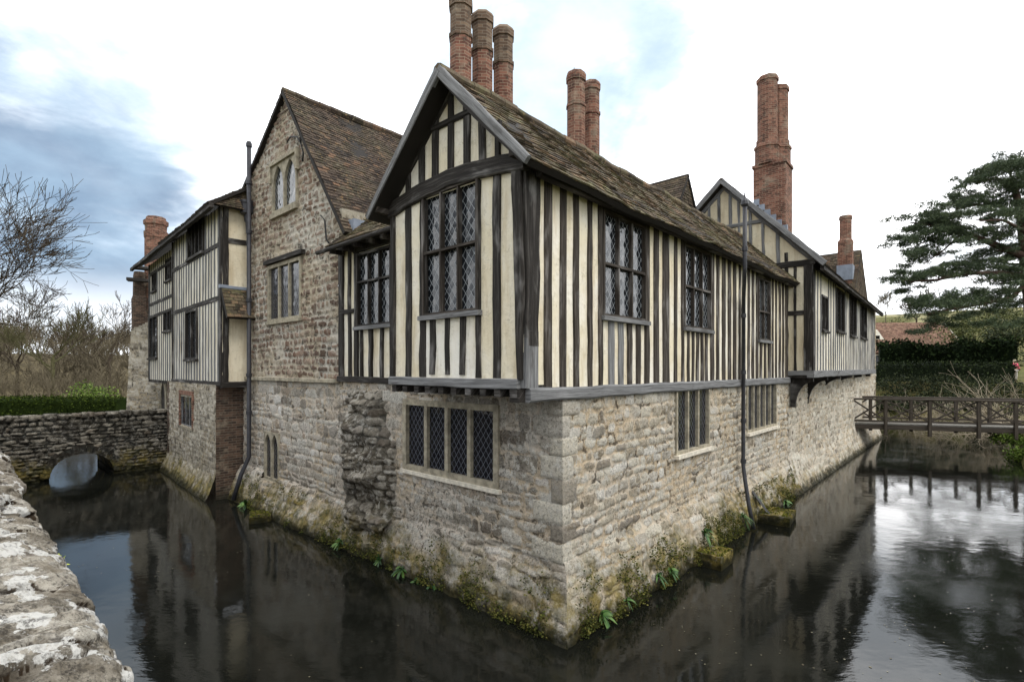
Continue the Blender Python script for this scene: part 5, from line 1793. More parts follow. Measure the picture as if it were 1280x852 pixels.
def hedge(name, label, p0, p1, width, z0, z1, mat, bumps=.15, leaf=.1, dens=40, seed=0, topvar=.05):
    rng = np.random.default_rng(seed)
    p0 = np.array(p0, float); p1 = np.array(p1, float)
    Lh = np.linalg.norm(p1 - p0); pl_ = PL(p0, p1 - p0, (0, -1)); pl_.n = np.array([pl_.d[1], -pl_.d[0]])
    if pl_.n[1] > 0: pl_.n = -pl_.n
    mb = MB(); pts = []; nr = []
    nt = int(Lh / .35) + 2; prof = []
    for k in range(5): prof.append((0, k / 4, 0))
    sec = [(width / 2, 0), (width / 2, .3), (width / 2, .6), (width / 2, .9), (width * .36, 1), (0, 1.01), (-width * .36, 1), (-width / 2, .9), (-width / 2, 0)]
    rows = []
    for i in range(nt):
        t = Lh * i / (nt - 1); r = []
        hh = (z1 - z0) * (1 + topvar * 2 * noise.noise(Vector((t * .35, seed, 0))) + topvar * noise.noise(Vector((t * 1.3, seed, 4))))
        for o, f in sec:
            b = bumps * noise.noise(Vector((t * .8, o * 1.5 + seed, f * 3)))
            r.append(pl_.p(t, z0 + f * hh, o * (1 + b)))
        rows.append(r)
    ns = len(sec); vs = [p for r in rows for p in r]; fs = []
    for i in range(nt - 1):
        for j in range(ns - 1): fs.append((i * ns + j, (i + 1) * ns + j, (i + 1) * ns + j + 1, i * ns + j + 1))
    fs += [tuple(range(ns)), tuple((nt - 1) * ns + j for j in range(ns))]
    mb.add(vs, fs, None, (.15, 0, 0, 1))
    P3 = np.array(vs).reshape(nt, ns, 3)
    tot = int(Lh * dens)
    for _ in range(tot):
        i = rng.uniform(0, nt - 1.001); j = rng.uniform(0, ns - 2.001) if rng.random() < .9 else rng.uniform(2.5, 5.5)
        i0, j0 = int(i), int(j); a, b = i - i0, j - j0
        p = (P3[i0, j0] * (1 - a) + P3[i0 + 1, j0] * a) * (1 - b) + (P3[i0, j0 + 1] * (1 - a) + P3[i0 + 1, j0 + 1] * a) * b
        e = P3[i0, j0 + 1] - P3[i0, j0]; f = P3[i0 + 1, j0] - P3[i0, j0]; n = np.cross(f, e); n = n / (np.linalg.norm(n) + 1e-9)
        if n @ np.array([*pl_.n, .6]) < 0: n = -n
        leaf_shell(mb, [p], [n], leaf, 2, rng)
    o = obj(name, mb, mat); tag(o, label, 'hedge'); return o


M['yew'] = m_leaf('yew', [(.15, lin(14, 20, 12)), (.5, lin(26, 36, 20)), (.9, lin(50, 62, 34))], 2, .9, .03)
M['yew_clipped'] = m_leaf('yew_clipped', [(.15, lin(20, 27, 16)), (.5, lin(36, 46, 26)), (.9, lin(76, 88, 52))], 2, .8, .12)
M['box'] = m_leaf('box', [(.15, lin(22, 30, 12)), (.5, lin(42, 54, 20)), (.9, lin(78, 92, 34))], 2, .9, .03)
hedge('clipped_hedge', 'long flat-topped clipped hedge behind the stone bridge', at(-60, Y=41, z=0)[:2], at(156, Y=40, z=0)[:2], 1.6, -.2, H + (HY - 498.5) / F * 40, M['box'], .08, .14, 220, 1, .012)
h1a, h1b = at(1096, Y=42, z=0), at(1268, Y=36.5, z=0)
hedge('yew_hedge', 'lower dark clipped yew hedge running along the far moat bank', h1a[:2], h1b[:2], 1.6, H - 2.7, H + (HY - 455.5) / F * 38.5, M['yew_clipped'], .12, .16, 260, 2, .02)
hedge('yew_hedge', 'taller bumpy yew hedge standing behind the lower clipped one', at(1099, Y=49, z=0)[:2], at(1267, Y=44, z=0)[:2], 2.2, H - 2, H + (HY - 431) / F * 46, M['yew'], .35, .26, 260, 3, .12)


# =================================================================== TREES
def branch(mb, p, d, L_, r, lvl, rng, up=.12, sides=5, spread=.75, kids=(3, 5), minr=.006, tips=None, gnarl=.25):
    n = 5 if lvl > 1 else 3
    pts = [p]; rad = [r]; dd = d
    for i in range(n):
        dd = (dd + Vector((rng.gauss(0, gnarl), rng.gauss(0, gnarl), rng.gauss(0, gnarl) + up)) * .6).normalized()
        pts.append(pts[-1] + dd * (L_ / n)); rad.append(max(minr, r * (1 - .62 * (i + 1) / n)))
    tube(mb, pts, rad, max(3, sides if lvl > 2 else 3 if lvl < 2 else 4), 0, None, False)
    if lvl <= 0:
        if tips is not None: tips.append((pts[-1], dd))
        return
    nk = rng.randint(*kids)
    for k in range(nk):
        f = rng.uniform(.3, 1.0) if k else 1.0
        i = min(n, max(1, int(round(f * n))))
        base = pts[i]; az = rng.uniform(0, 6.28)
        ax = dd.cross(Vector((math.cos(az), math.sin(az), .3))).normalized()
        a = rng.uniform(.35, 1.0) * spread if k else rng.uniform(.05, .35)
        nd = (Matrix.Rotation(a, 3, ax) @ (pts[i] - pts[i - 1]).normalized()).normalized()
        branch(mb, base, nd, L_ * rng.uniform(.55, .82), rad[i] * rng.uniform(.55, .8) if k else rad[i], lvl - 1, rng, up, sides, spread, kids, minr, tips, gnarl)


M['bark'] = m_simple('bark', lin(70, 62, 52), .4, 5, .9, .1, .6)
M['bark_green'] = m_simple('bark_green', lin(78, 76, 52), .35, 5, .9, .1, .6)
M['twig'] = m_simple('twig', lin(98, 90, 74), .3, 4, .9, .1, .3)
M['pale_twig'] = m_simple('pale_twig', lin(168, 156, 136), .25, 4, .9, .1, .3)


def bare_tree(label, loc, h, seed, lvl=5, trunk=.3, r=.02, mat='bark', minr=.012, spread=.8, kids=(3, 4), group=None, tl=None, d=(0, 0, 1), up=.12):
    rng = random.Random(seed)
    t = thing('bare_tree', label, 'tree', loc, group)
    base = Vector(loc); tl = tl or h * trunk; d = Vector(d).normalized()
    mb = MB(); top = base + d * tl
    tube(mb, [base - Vector((0, 0, .4)), base + d * tl * .5 + Vector((.04 * h * rng.uniform(-.4, .4), 0, 0)), top], [h * r * 1.25, h * r, h * r * .8], 8, 0, None, False)
    k = obj('trunk', mb, M[mat], t, True)
    mb = MB()
    for i in range(4):
        az = i * 1.57 + rng.uniform(-.5, .5); el = rng.uniform(.5, 1.2)
        branch(mb, top - d * tl * .12 * i, Vector((math.cos(az) * math.cos(el), math.sin(az) * math.cos(el), math.sin(el))), h * rng.uniform(.24, .34), h * r * .55, lvl - 1, rng, up, 6, spread, kids, minr)
    c = obj('crown', mb, M[mat], t)
    KIDS[t.name] = [k, c]
    return t


def gz(x, y): return float(ground_z(np.array([[x]]), np.array([[y]]))[0, 0])


def gat(px, Y):
    x = (px - 640) / F * Y; return (x, Y, gz(x, Y))


# the big bare tree whose branches enter on the left
p = at(-118, Y=27, z=0)
bare_tree('large dark bare tree reaching in from the left edge', (p[0], 27, gz(p[0], 27)), 13.5, 5, 6, .36, .026, 'bark', .013, .85, (4, 4), None, None, (.12, 0, 1), .05)
bare_tree('ivy-stemmed bare tree with forked crown behind the clipped hedge', gat(66, 56), 11.0, 12, 5, .45, .018, 'bark_green', .018, .75, (3, 4))
bare_tree('slender bare tree close to the left end of the house', gat(136, 62), 11.0, 23, 5, .42, .014, 'bark', .02, .7, (3, 3))
bare_tree('tall thin bare tree between the big bare tree and the ivy-stemmed one', gat(22, 58), 10.5, 41, 5, .4, .016, 'bark', .02, .8, (3, 4))
bare_tree('spindly bare tree between the ivy-stemmed tree and the house end', gat(102, 66), 10.0, 43, 5, .45, .013, 'bark', .022, .75, (3, 4))
bare_tree('small bare tree on the skyline right of the house end', gat(1146, 120), 10, 31, 5, .3, .018, 'bark', .04, .95, (3, 4))
bare_tree('faint bare tree beside the far end of the house', gat(1107, 135), 9, 33, 5, .35, .013, 'twig', .035, .8, (3, 3))

rt = bare_tree('unseen bare tree added on the near bank for the leaded windows to reflect', ab(-17, 3, 0)[:2] + (2.0,), 12.0, 71, 5, .3, .022, 'bark', .03, .8, (3, 4), 'unseen bare trees added on the near bank for window reflections')  # out of frame, added so the leaded panes have branches to reflect
for q, rz, sc in ((ab(-19, 13, 2.0), 1.0, 1.1), (ab(4, -15, 1.2), 2.1, 1.0), (ab(13, -16, 1.2), 3.6, 1.15), (ab(-15, -7, 2.0), 4.4, .9)):
    copy_tree(rt, q, rz, sc)

# undergrowth and wood, beyond counting
def wood(name, label, spots, mat, seed, lvl=4, minr=.03):
    rng = random.Random(seed); mb = MB()
    for (x, y, h) in spots:
        base = Vector((x, y, gz(x, y) - .3))
        tube(mb, [base, base + Vector((rng.uniform(-.4, .4), 0, h * .3))], [h * .014, h * .011], 4, 0, None, False)
        for i in range(4):
            az = rng.uniform(0, 6.28); el = rng.uniform(.5, 1.3)
            branch(mb, base + Vector((0, 0, h * rng.uniform(.04, .26))), Vector((math.cos(az) * math.cos(el), math.sin(az) * math.cos(el), math.sin(el))), h * rng.uniform(.28, .4), h * .008, lvl - 1, rng, .15, 4, .8, (3, 4), minr)
    o = obj(name, mb, M[mat]); tag(o, label, 'woodland', None, 'stuff')


rg = random.Random(3)
sp = []
for k in range(80):
    Y = rg.uniform(58, 112); px = rg.uniform(-90, 185); sp.append(((px - 640) / F * Y, Y, rg.uniform(5.0, 7.5)))
wood('woodland', 'brown leafless wood on the rising ground at the left', sp, 'twig', 4)
sp = []
for k in range(34):
    Y = rg.uniform(50, 62); px = rg.uniform(-90, 165); sp.append(((px - 640) / F * Y, Y, rg.uniform(3.0, 5.0)))
wood('undergrowth', 'tangled brown scrub behind the clipped hedge', sp, 'twig', 6, 4, .012)


# leaf clump foliage for shrubs
def bush(name, label, cat, loc, rad, mat, n, leaf, seed, group=None, flat=1.0, parts=9):
    rng = np.random.default_rng(seed); mb = MB(); c0 = np.array(loc, float)
    cs = [c0 + rng.normal(0, .42, 3) * np.array([rad, rad, rad * flat]) + np.array([0, 0, rad * flat * .5]) for _ in range(parts)]
    for c in cs:
        rr = rad * rng.uniform(.35, .65)
        for _ in range(n // parts):
            d = rng.normal(0, 1, 3); d /= np.linalg.norm(d)
            q = c + d * rr * rng.uniform(.6, 1.05) * np.array([1, 1, flat])
            if q[2] < c0[2] - .3: continue
            leaf_shell(mb, [q], [d], leaf, 1, rng)
    o = obj(name, mb, mat); tag(o, label, cat, group); return o


M['shrub_green'] = m_leaf('shrub_green', [(.15, lin(48, 66, 24)), (.5, lin(84, 106, 42)), (.9, lin(128, 146, 66))], 1, .7, .15)
M['shrub_olive'] = m_leaf('shrub_olive', [(.15, lin(44, 50, 28)), (.5, lin(78, 84, 48)), (.9, lin(118, 118, 72))], .8, .7, .15)
M['scrub_dark'] = m_leaf('scrub_dark', [(.15, lin(24, 30, 18)), (.5, lin(44, 52, 32)), (.9, lin(84, 90, 58))], 1.5, .7, .15)
g_ = gat(120, 48); bush('green_shrub', 'fresh green shrub above the clipped hedge, near the house end', 'shrub', g_, 2.0, M['shrub_green'], 2800, .18, 5)
g_ = gat(95, 50); bush('green_shrub', 'smaller dull green shrub left of the fresh green one', 'shrub', g_, 1.2, M['shrub_olive'], 1600, .16, 6)
# bank planting on the right
k = 0
IVY = []
for i in range(14):
    x_ = 1100 + i * 13.5; IVY.append((x_, 39.0 - i * .42 + (i % 3) * .5, .8 + .25 * ((i * 7) % 3) / 2))
def ivy_bank():
    rng = np.random.default_rng(61); mb = MB()
    for px, Y, r in IVY + [(x + 7, y - 1.6, r * .8) for x, y, r in IVY] + [(x + 3, y - 2.8, r * .6) for x, y, r in IVY]:
        c = np.array(gat(px, Y))
        for _ in range(700):
            d = rng.normal(0, 1, 3); d /= np.linalg.norm(d)
            q = c + d * np.array([r * 1.2, r, r * .6]) * rng.uniform(.5, 1.05)
            if q[2] > c[2] - .15: leaf_shell(mb, [q], [d], .14, 1, rng)
    o = obj('ground_ivy', mb, M['scrub_dark']); tag(o, 'dark ivy and bramble covering the far moat bank', 'ground cover', None, 'stuff')
ivy_bank()
for px, Y, r, mt, nm, lb in ((1112, 35.8, .9, 'scrub_dark', 'ivy_clump', 'dark ivy clump on the bank at the far end of the footbridge'),
                             (1150, 35.2, 1.0, 'scrub_dark', 'ivy_clump', 'ivy-covered mound on the far bank behind the middle of the footbridge'),
                             (1190, 34.4, .9, 'scrub_dark', 'ivy_clump', 'dark ground-hugging ivy below the lower yew hedge'),
                             (1228, 33.0, .9, 'scrub_dark', 'ivy_clump', 'rounded ivy clump behind the twiggy brush'),
                             (1262, 31.5, .9, 'shrub_olive', 'green_shrub', 'olive green shrub behind the twiggy brush at the right edge'),
                             (1259, 22.9, .45, 'fernb', 'leafy_shrub', 'bright leafy shrub under the right end of the footbridge'),
                             (1274, 21.6, .45, 'fernb', 'leafy_shrub', 'low leafy plant at the water edge below the footbridge end')):
    if mt == 'fernb': mt = 'shrub_green'
    x, y, z = gat(px, Y)
    if Y < 25: z = (H + (HY - (553 if px < 1270 else 575)) / F * Y)
    bush(nm, lb, 'shrub', (x, y, z), r, M[mt], 1500, .12 if Y > 25 else .09, 50 + k, None, .6); k += 1
# pale twiggy brush
rng = random.Random(8)
for k, (px, Y, s, lb) in enumerate(((1205, 31, 2.2, 'pale twiggy brush left of centre on the bank behind the footbridge'), (1240, 28, 2.4, 'dense pale dead brush at the right end of the far bank'), (1272, 26.5, 2.2, 'pale leafless brush at the right edge above the footbridge end'), (1135, 34.5, 1.5, 'small pale twig heap on the bank near the house end'))):
    x, y, z = gat(px, Y); mb = MB()
    for i in range(40):
        d = Vector((rng.gauss(0, 1), rng.gauss(0, .6), rng.uniform(.1, .8))).normalized()
        branch(mb, Vector((x + rng.gauss(0, s * .45), y + rng.gauss(0, .6), z + rng.uniform(0, .7))), d, s * rng.uniform(.5, .9), .028, 2, rng, .02, 3, .9, (2, 4), .006)
    o = obj('dead_brush', mb, M['pale_twig']); tag(o, lb, 'shrub')

# trees and shrubs on the slope at the right
k = 0
for px, Y, ytop, mt, lb in ((1218, 62, 384, 'shrub_olive', 'olive rounded tree behind the tiled roof end'), (1252, 58, 392, 'scrub_dark', 'dark green tree behind the yew hedge near the right edge'),
                            (1284, 60, 378, 'shrub_olive', 'olive green tree at the right edge below the pine'), (1236, 90, 376, 'shrub_olive', 'pale olive tree further up the slope at the right'), (1116, 100, 392, 'shrub_olive', 'small olive bush on the hillside left of the pale field'), (1196, 95, 384, 'shrub_olive', 'hillside tree above the ridge of the tiled roof'), (1170, 118, 388, 'scrub_dark', 'dark hillside bush behind the roof ridge, under the pine tips'), (1258, 112, 374, 'scrub_dark', 'dark hillside tree high on the slope behind the pine'), (1282, 100, 380, 'shrub_olive', 'hillside tree at the right edge behind the pine trunk')):
    x, y, z = gat(px, Y); zt = H + (HY - ytop) / F * Y; r = max(1.5, (zt - z) * .48)
    t = thing('leafy_tree', lb, 'tree', (x, y, z))
    mb = MB(); tube(mb, [(x, y, z - .3), (x, y, z + r)], [.25, .15], 6); obj('trunk', mb, M['bark'], t)
    rg2 = np.random.default_rng(90 + k); mb = MB()
    for c in range(22):
        q = np.array([x, y, z + r * 1.05]) + rg2.normal(0, .42, 3) * r
        for _ in range(110):
            d = rg2.normal(0, 1, 3); d /= np.linalg.norm(d); leaf_shell(mb, [q + d * r * rg2.uniform(.2, .36)], [d], .045 * r + .12, 1, rg2)
    obj('crown', mb, M[mt], t); k += 1

# =================================================================== THE PINE
def pine():
    Yp = 36.0
    P_ = lambda px, py, dy=0: Vector(at(px, py, Yp + dy))
    base = at(1296, Y=Yp, z=0); zb = gz(base[0], Yp)
    t = thing('pine_tree', 'spreading dark pine with layered flat branches at the right edge', 'tree', (base[0], Yp, zb))
    mb = MB()
    tr = [Vector((base[0], Yp, zb - .3)), P_(1292, 400), P_(1285, 330), P_(1277, 270), P_(1268, 235)]
    tube(mb, tr, [.55, .48, .40, .3, .18], 10, 0, None, False)
    trunk = obj('trunk', mb, M['pine_bark'], t, True)
    rng = random.Random(21)
    limbs = [([(1284, 322), (1240, 304), (1205, 290), (1180, 283), (1150, 280)], .26, 0), ([(1290, 345), (1250, 341), (1205, 342), (1170, 350), (1140, 352)], .2, -1),
             ([(1278, 270), (1250, 258), (1220, 256), (1195, 262)], .16, 1), ([(1282, 290), (1255, 275), (1225, 276)], .13, -2.2), ([(1270, 240), (1245, 222), (1222, 228)], .13, 0),
             ([(1272, 245), (1262, 215), (1245, 208)], .12, 1.5), ([(1290, 345), (1265, 372), (1225, 380), (1190, 386), (1160, 392)], .17, -2), ([(1286, 330), (1262, 330), (1240, 322), (1215, 330)], .1, 2.5),
             ([(1180, 283), (1160, 300), (1140, 310)], .09, 0), ([(1205, 290), (1180, 312), (1155, 330)], .09, -.6), ([(1270, 240), (1285, 210), (1310, 205)], .13, 0),
             ([(1280, 280), (1310, 262), (1345, 270)], .16, 0), ([(1286, 330), (1320, 320), (1360, 330)], .2, 0), ([(1288, 345), (1320, 365), (1350, 380)], .18, -1), ([(1278, 270), (1290, 240), (1330, 235)], .13, 1.5)]
    mb = MB(); nodes = []
    for pts, r, dz in limbs:
        n = len(pts); q = [P_(x, y, dz * i / (n - 1) * 1.6 + rng.uniform(-.2, .2)) for i, (x, y) in enumerate(pts)]
        tube(mb, q, [r * (1 - .75 * i / (n - 1)) for i in range(n)], 7, 0, None, False)
        for i in range(1, n):
            for f in (.3, .65, 1.0):
                if i == 1 and f < .9: continue
                nodes.append((q[i - 1].lerp(q[i], f), r))
        # side twigs
        for i in range(1, n):
            for k in range(4):
                s = q[i - 1].lerp(q[i], rng.random()); d = Vector((rng.gauss(-.4, .6), rng.gauss(0, 1), rng.gauss(.02, .25))).normalized()
                e = s + d * rng.uniform(.5, 1.3); tube(mb, [s, s.lerp(e, .5) + Vector((0, 0, rng.uniform(-.15, .15))), e], [r * .25, r * .16, .012], 4, 0, None, False)
                nodes.append((e, r))
    obj('limbs', mb, M['pine_bark'], t, True)
    rg_ = np.random.default_rng(77)
    pads = []
    for p, r in nodes:
        for _ in range(2):
            pads.append((np.array(p) + rg_.normal(0, 1, 3) * np.array([.55, .9, .25]) + np.array([0, 0, .35]), rg_.uniform(.45, .85)))
    # outline of the crown
    for px, py in ((1125, 292), (1135, 284), (1150, 272), (1165, 262), (1178, 252), (1190, 240), (1203, 230), (1216, 220), (1232, 212), (1248, 205), (1262, 199), (1278, 196), (1295, 198), (1130, 300), (1142, 296), (1160, 285), (1172, 272),
                   (1120, 345), (1128, 338), (1135, 355), (1128, 330), (1140, 322), (1150, 315), (1124, 362), (1136, 372), (1150, 378), (1160, 366), (1150, 346), (1138, 312), (1200, 250), (1220, 240), (1240, 232), (1260, 222),
                   (1158, 405), (1172, 398), (1185, 402), (1150, 412), (1200, 392), (1215, 388), (1235, 385), (1250, 375), (1268, 380), (1165, 388), (1280, 372), (1240, 398), (1262, 402), (1222, 402), (1280, 398), (1210, 368), (1232, 362), (1258, 358), (1275, 250), (1290, 225), (1310, 215), (1330, 230), (1350, 260), (1340, 300), (1355, 330)):
        for _ in range(2):
            pads.append((np.array(at(px + rg_.normal(0, 3), py + 4 + rg_.normal(0, 2), Yp + rg_.normal(0, 1.6))), rg_.uniform(.45, .8)))
    mb = MB(); mb2 = MB()
    for c, r in pads:
        for _ in range(int(62 * r / .7)):
            d = rg_.normal(0, 1, 3); d /= np.linalg.norm(d)
            q = c + d * np.array([r, r, r * .33]) * rg_.uniform(.3, 1)
            # a tuft: three needles blades fanned upward
            for _ in range(6):
                e = rg_.normal(0, 1, 3) + np.array([0, 0, .55]); e /= np.linalg.norm(e); s = np.cross(e, rg_.normal(0, 1, 3)); s /= np.linalg.norm(s) + 1e-6
                L_ = rg_.uniform(.16, .32); w_ = .016
                mb.add([q - s * w_, q + s * w_, q + e * L_], [(0, 1, 2)], None, (rg_.random(), 0, 0, 1))
    obj('crown', mb, M['pine'], t)


M['pine_bark'] = m_simple('pine_bark', lin(72, 58, 50), .4, 4, .9, .1, .6)
M['pine'] = m_leaf('pine', [(.15, lin(32, 42, 30)), (.5, lin(62, 76, 52)), (.9, lin(104, 116, 80))], .8, .6, .2)
pine()

# =================================================================== FAR BARN WITH TILED ROOF
Yf = 66.0
bn = thing('brick_outbuilding', 'long low building with reddish tiled roof beyond the yew hedges', 'building', at(1150, 440, Yf))
xa, xb = (1082 - 640) / F * Yf, (1206 - 640) / F * Yf
FPb = PL((xa, Yf), (1, 0), (0, -1)); Lb_ = xb - xa
zr = H + (HY - 403) / F * (Yf + 3.6); ze = H + (HY - 441) / F * Yf
tiles(FPb.p(-.2, ze, .4), FPb.p(Lb_ + .2, ze, .4), FPb.p(-.2, zr, -3.6), FPb.p(Lb_ + .2, zr, -3.6), 'roof', M['tiles_far'], bn, .2, .3)
tiles(FPb.p(-.2, ze, -7.6), FPb.p(Lb_ + .2, ze, -7.6), FPb.p(-.2, zr, -3.6), FPb.p(Lb_ + .2, zr, -3.6), 'roof', M['tiles_far'], bn, .3, .4)
mb = MB(); zg = gz(xa + 5, Yf) - .5; pbox(mb, FPb, 0, Lb_, zg, ze + .1, -7.2, 0)
poly_prism(mb, [FPb.p(Lb_ - .1, ze, 0), FPb.p(Lb_ - .1, ze, -7.2), FPb.p(Lb_ - .1, zr - .1, -3.6)], (.1, 0, 0)); obj('wall', mb, M['brick'], bn)
mb = MB(); beam(mb, PL(FPb.p(Lb_ + .21, 0)[:2], (0, 1), (1, 0)), (-.4, ze - .02), (3.6, zr), .28, -.02, .06); beam(mb, PL(FPb.p(Lb_ + .21, 0)[:2], (0, 1), (1, 0)), (7.6, ze - .02), (3.6, zr), .28, -.02, .06); obj('bargeboard', mb, M['plaster_white'], bn)
# little white dormer and a ground floor window
dx = (1097 - 1082) / F * Yf; dz = H + (HY - 424) / F * Yf
mb = MB(); poly_prism(mb, [FPb.p(dx - .9, dz, -.06), FPb.p(dx + .9, dz, -.06), FPb.p(dx, dz + 1.25, -.06)], (0, 3.0, 0)); d_ = obj('dormer', mb, M['plaster_white'], bn)
mb = MB(); pbox(mb, FPb, dx - .3, dx + .3, dz + .06, dz + .5, -.05, -.03); obj('pane', mb, M['void'], d_)
w_ = window(FPb, dx - .4, dx + .5, ze - 1.4, ze - .3, 2, bn, (), .1, .08, .03, -.02, False, 'sillstone', 'glass_far')

# =================================================================== A VISITOR
def visitor():
    Yv = 38.5; x = (1268.5 - 640) / F * Yv; zt = H + (HY - 449.5) / F * Yv; z0 = zt - 1.66
    t = thing('person', 'distant visitor in a pink jacket and pale trousers beyond the yew hedge', 'person', (x, Yv, z0))
    J = [((0, 0, .92), .13), ((0, 0, 1.12), .12), ((0, 0, 1.32), .14), ((0, 0, 1.43), .055), ((0, -.02, 1.53), .085), ((0, -.02, 1.61), .07),
         ((.17, 0, 1.36), .055), ((.22, -.03, 1.10), .045), ((.16, -.22, 1.02), .035), ((.13, -.31, 1.03), .03), ((-.17, 0, 1.36), .055), ((-.22, -.03, 1.10), .045), ((-.16, -.22, 1.02), .035), ((-.13, -.31, 1.03), .03),
         ((.09, 0, .86), .085), ((.10, -.01, .47), .06), ((.10, .02, .08), .042), ((.11, -.13, .03), .035), ((-.09, 0, .86), .085), ((-.10, .03, .47), .06), ((-.10, .06, .08), .042), ((-.11, -.09, .03), .035)]
    E = [(0, 1), (1, 2), (2, 3), (3, 4), (4, 5), (2, 6), (6, 7), (7, 8), (8, 9), (2, 10), (10, 11), (11, 12), (12, 13), (0, 14), (14, 15), (15, 16), (16, 17), (0, 18), (18, 19), (19, 20), (20, 21)]

    def skin(name, idx, grow, mat, root):
        m = {v: i for i, v in enumerate(idx)}
        me = bpy.data.meshes.new(name)
        me.from_pydata([(x + J[i][0][0], Yv + J[i][0][1], z0 + J[i][0][2]) for i in idx], [(m[a], m[b]) for a, b in E if a in m and b in m], [])
        o = bpy.data.objects.new(name, me); COL.objects.link(o)
        mod = o.modifiers.new('s', 'SKIN'); o.modifiers.new('d', 'SUBSURF').levels = 1
        for i, v in enumerate(idx):
            r = J[v][1] + grow; me.skin_vertices[0].data[i].radius = (r, r); me.skin_vertices[0].data[i].use_root = v == root
        dg = bpy.context.evaluated_depsgraph_get(); ev = o.evaluated_get(dg)
        nm = bpy.data.meshes.new_from_object(ev)
        bpy.data.objects.remove(o)
        nm.materials.clear()
        link(name, nm, t, True, mat)
    skin('body', list(range(22)), 0, M['skin'], 0)
    skin('jacket', [0, 1, 2, 6, 7, 8, 10, 11, 12], .022, M['pink'], 0)
    skin('trousers', [0, 14, 15, 16, 18, 19, 20], .016, M['trouser'], 0)
    mb = MB(); lathe(mb, x, Yv + .02, [(z0 + 1.46, .06), (z0 + 1.52, .105), (z0 + 1.60, .105), (z0 + 1.66, .07), (z0 + 1.68, .02)], 10); obj('hair', mb, M['hair'], t, True)


M['skin'] = m_simple('skin', lin(206, 160, 136), .1, 6, .6)
M['pink'] = m_simple('pink', lin(222, 92, 120), .15, 6, .8)
M['trouser'] = m_simple('trouser', lin(196, 190, 182), .15, 6, .8)
M['hair'] = m_simple('hair', lin(188, 172, 150), .2, 6, .8)
visitor()

# =================================================================== LIGHT, SKY, CAMERA
SUN_EL, SUN_AZ = 52, -20      # soft sun behind thin cloud, over the photographer's right shoulder
sun_dir = Vector((math.cos(R(SUN_EL)) * math.sin(R(140)), math.cos(R(SUN_EL)) * math.cos(R(140)), math.sin(R(SUN_EL))))
ld = bpy.data.lights.new('sun', 'SUN'); ld.energy = 1.5; ld.angle = R(24); ld.color = (1, .96, .9)
lo = bpy.data.objects.new('sun', ld); COL.objects.link(lo)
lo.rotation_euler = sun_dir.to_track_quat('Z', 'Y').to_euler()
lo.location = (0, 0, 60)

wd = bpy.data.worlds.new('World'); scene.world = wd; wd.use_nodes = True
nt = wd.node_tree; nt.nodes.clear()


class WN_(NT):
    def __init__(s): s.t = nt


w = WN_()
out = w.n('ShaderNodeOutputWorld'); bg = w.n('ShaderNodeBackground'); w.l(bg.outputs[0], out.inputs[0])
sky = w.n('ShaderNodeTexSky', sky_type='NISHITA'); sky.sun_disc = False; sky.sun_elevation = R(SUN_EL); sky.sun_rotation = R(140)
D_ = w.n('ShaderNodeTexCoord').outputs['Generated']
s = w.sep(D_)
zc = w.math('MAXIMUM', s[2], .04)
# project the clouds on a layer so they flatten toward the horizon
cl = w.comb(w.math('DIVIDE', s[0], w.math('ADD', zc, .22)), w.math('DIVIDE', s[1], w.math('ADD', zc, .22)), 0.0)


def toward(px, py, lo, hi):
    v = Vector(((px - 640) / F, 1, (HY - py) / F)).normalized()
    return w.step(w.vmath('DOT_PRODUCT', D_, tuple(v)), lo, hi)


n1 = w.noise(cl, 1.1, 6, .58, .3); n2 = w.noise(cl, 2.6, 6, .6)
K10 = 10.0
white = w.mix(w.step(w.math('ADD', w.math('MULTIPLY', n2, .6), w.math('MULTIPLY', n1, .4)), .36, .62), (.84 * K10, .90 * K10, .97 * K10, 1), (1.95 * K10, 1.95 * K10, 1.96 * K10, 1))
bright = w.math('ADD', 1.3, w.math('MULTIPLY', toward(1080, 250, .5, .99), .35))
white = w.mix(1.0, white, w.comb(bright, bright, bright), 'MULTIPLY')
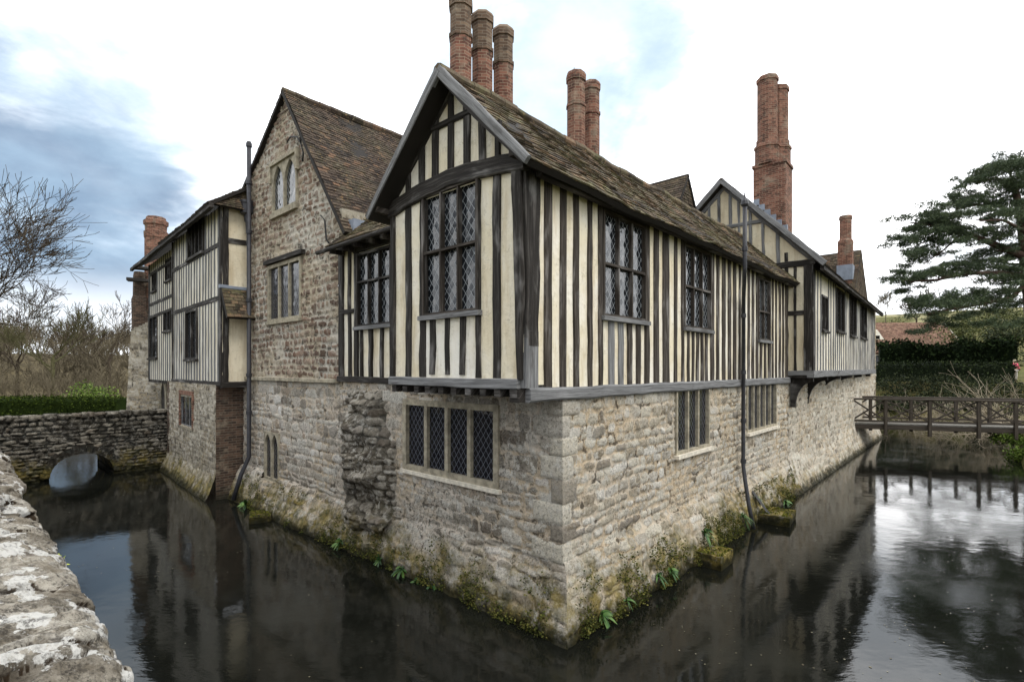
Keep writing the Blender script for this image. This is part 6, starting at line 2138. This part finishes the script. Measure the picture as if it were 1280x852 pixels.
# clear gaps at the upper left, left middle and above the second stack
puff = w.comb(s[0], s[1], w.math('MULTIPLY', s[2], 1.9))
n3 = w.noise(puff, 3.2, 7, .56, .25); n4 = w.noise(puff, 7.5, 6, .55, .2)
nn_ = w.math('SUBTRACT', w.math('ADD', w.math('MULTIPLY', n3, .7), w.math('MULTIPLY', n4, .3)), .5)
g1 = w.step(w.math('ADD', toward(30, 60, .90, .995), w.math('MULTIPLY', nn_, 2.6)), .35, 1.3, 0, .6)
g2 = w.step(w.math('ADD', toward(700, 80, .955, .999), w.math('MULTIPLY', nn_, 2.2)), .05, .9, 0, .8)
g3 = w.step(w.math('ADD', toward(-90, 300, .95, .997), w.math('MULTIPLY', nn_, 2.0)), .2, 1.1, 0, .75)
blue = w.mix(.6, w.mix(1.0, sky.outputs[0], (.95, 1.2, 1.45, 1), 'MULTIPLY'), (5.0, 7.2, 8.4, 1))
col = w.mix(w.math('MAXIMUM', w.math('MAXIMUM', g1, g2), g3), white, blue)
# slate blue rain cloud on the left, with bright bands under it
dk = toward(20, 255, .945, .996)
band = w.noise(w.comb(w.math('MULTIPLY', s[0], 1.2), w.math('MULTIPLY', s[1], 1.2), w.math('MULTIPLY', s[2], 3.4)), 2.6, 7, .56, .3)
dmask = w.step(w.math('ADD', dk, w.math('MULTIPLY', w.math('SUBTRACT', band, .5), 2.4)), .4, 1.1)
slate = w.mix(w.step(n4, .3, .7), (1.9, 2.9, 4.4, 1), (3.4, 4.9, 6.6, 1))
col = w.mix(w.math('MULTIPLY', dmask, .9), col, slate)
# bright rim of light under the cloud, and unseen darker cloud added behind the camera to vary window reflections
rim = w.step(s[2], .07, .17, .8, 0)
col = w.mix(w.math('MULTIPLY', rim, w.step(n3, .3, .55, .5, 1)), col, (11.5, 11.8, 12.2, 1))
back = w.math('MULTIPLY', w.step(s[1], -.1, .25, 1, 0), w.step(w.math('ADD', w.math('MULTIPLY', n3, .6), w.math('MULTIPLY', n4, .4)), .44, .56, .72, 0))
col = w.mix(back, col, (5.2, 6.0, 7.0, 1))
w.l(col, bg.inputs[0]); bg.inputs[1].default_value = .1

cd = bpy.data.cameras.new('camera'); cam = bpy.data.objects.new('camera', cd); COL.objects.link(cam)
cam.location = (0, 0, H); cam.rotation_euler = (R(90), 0, 0)
cd.sensor_width = 36; cd.lens = F / 1280 * 36; cd.shift_y = (HY - 426) / 1280; cd.clip_start = .05; cd.clip_end = 2000
scene.camera = cam
scene.view_settings.view_transform = 'Standard'; scene.view_settings.look = 'None'
scene.view_settings.exposure = .2; scene.view_settings.gamma = 1; scene.view_settings.use_curve_mapping = False
scene.cycles.max_bounces = 6; scene.cycles.diffuse_bounces = 3; scene.cycles.glossy_bounces = 4
scene.cycles.use_denoising = True
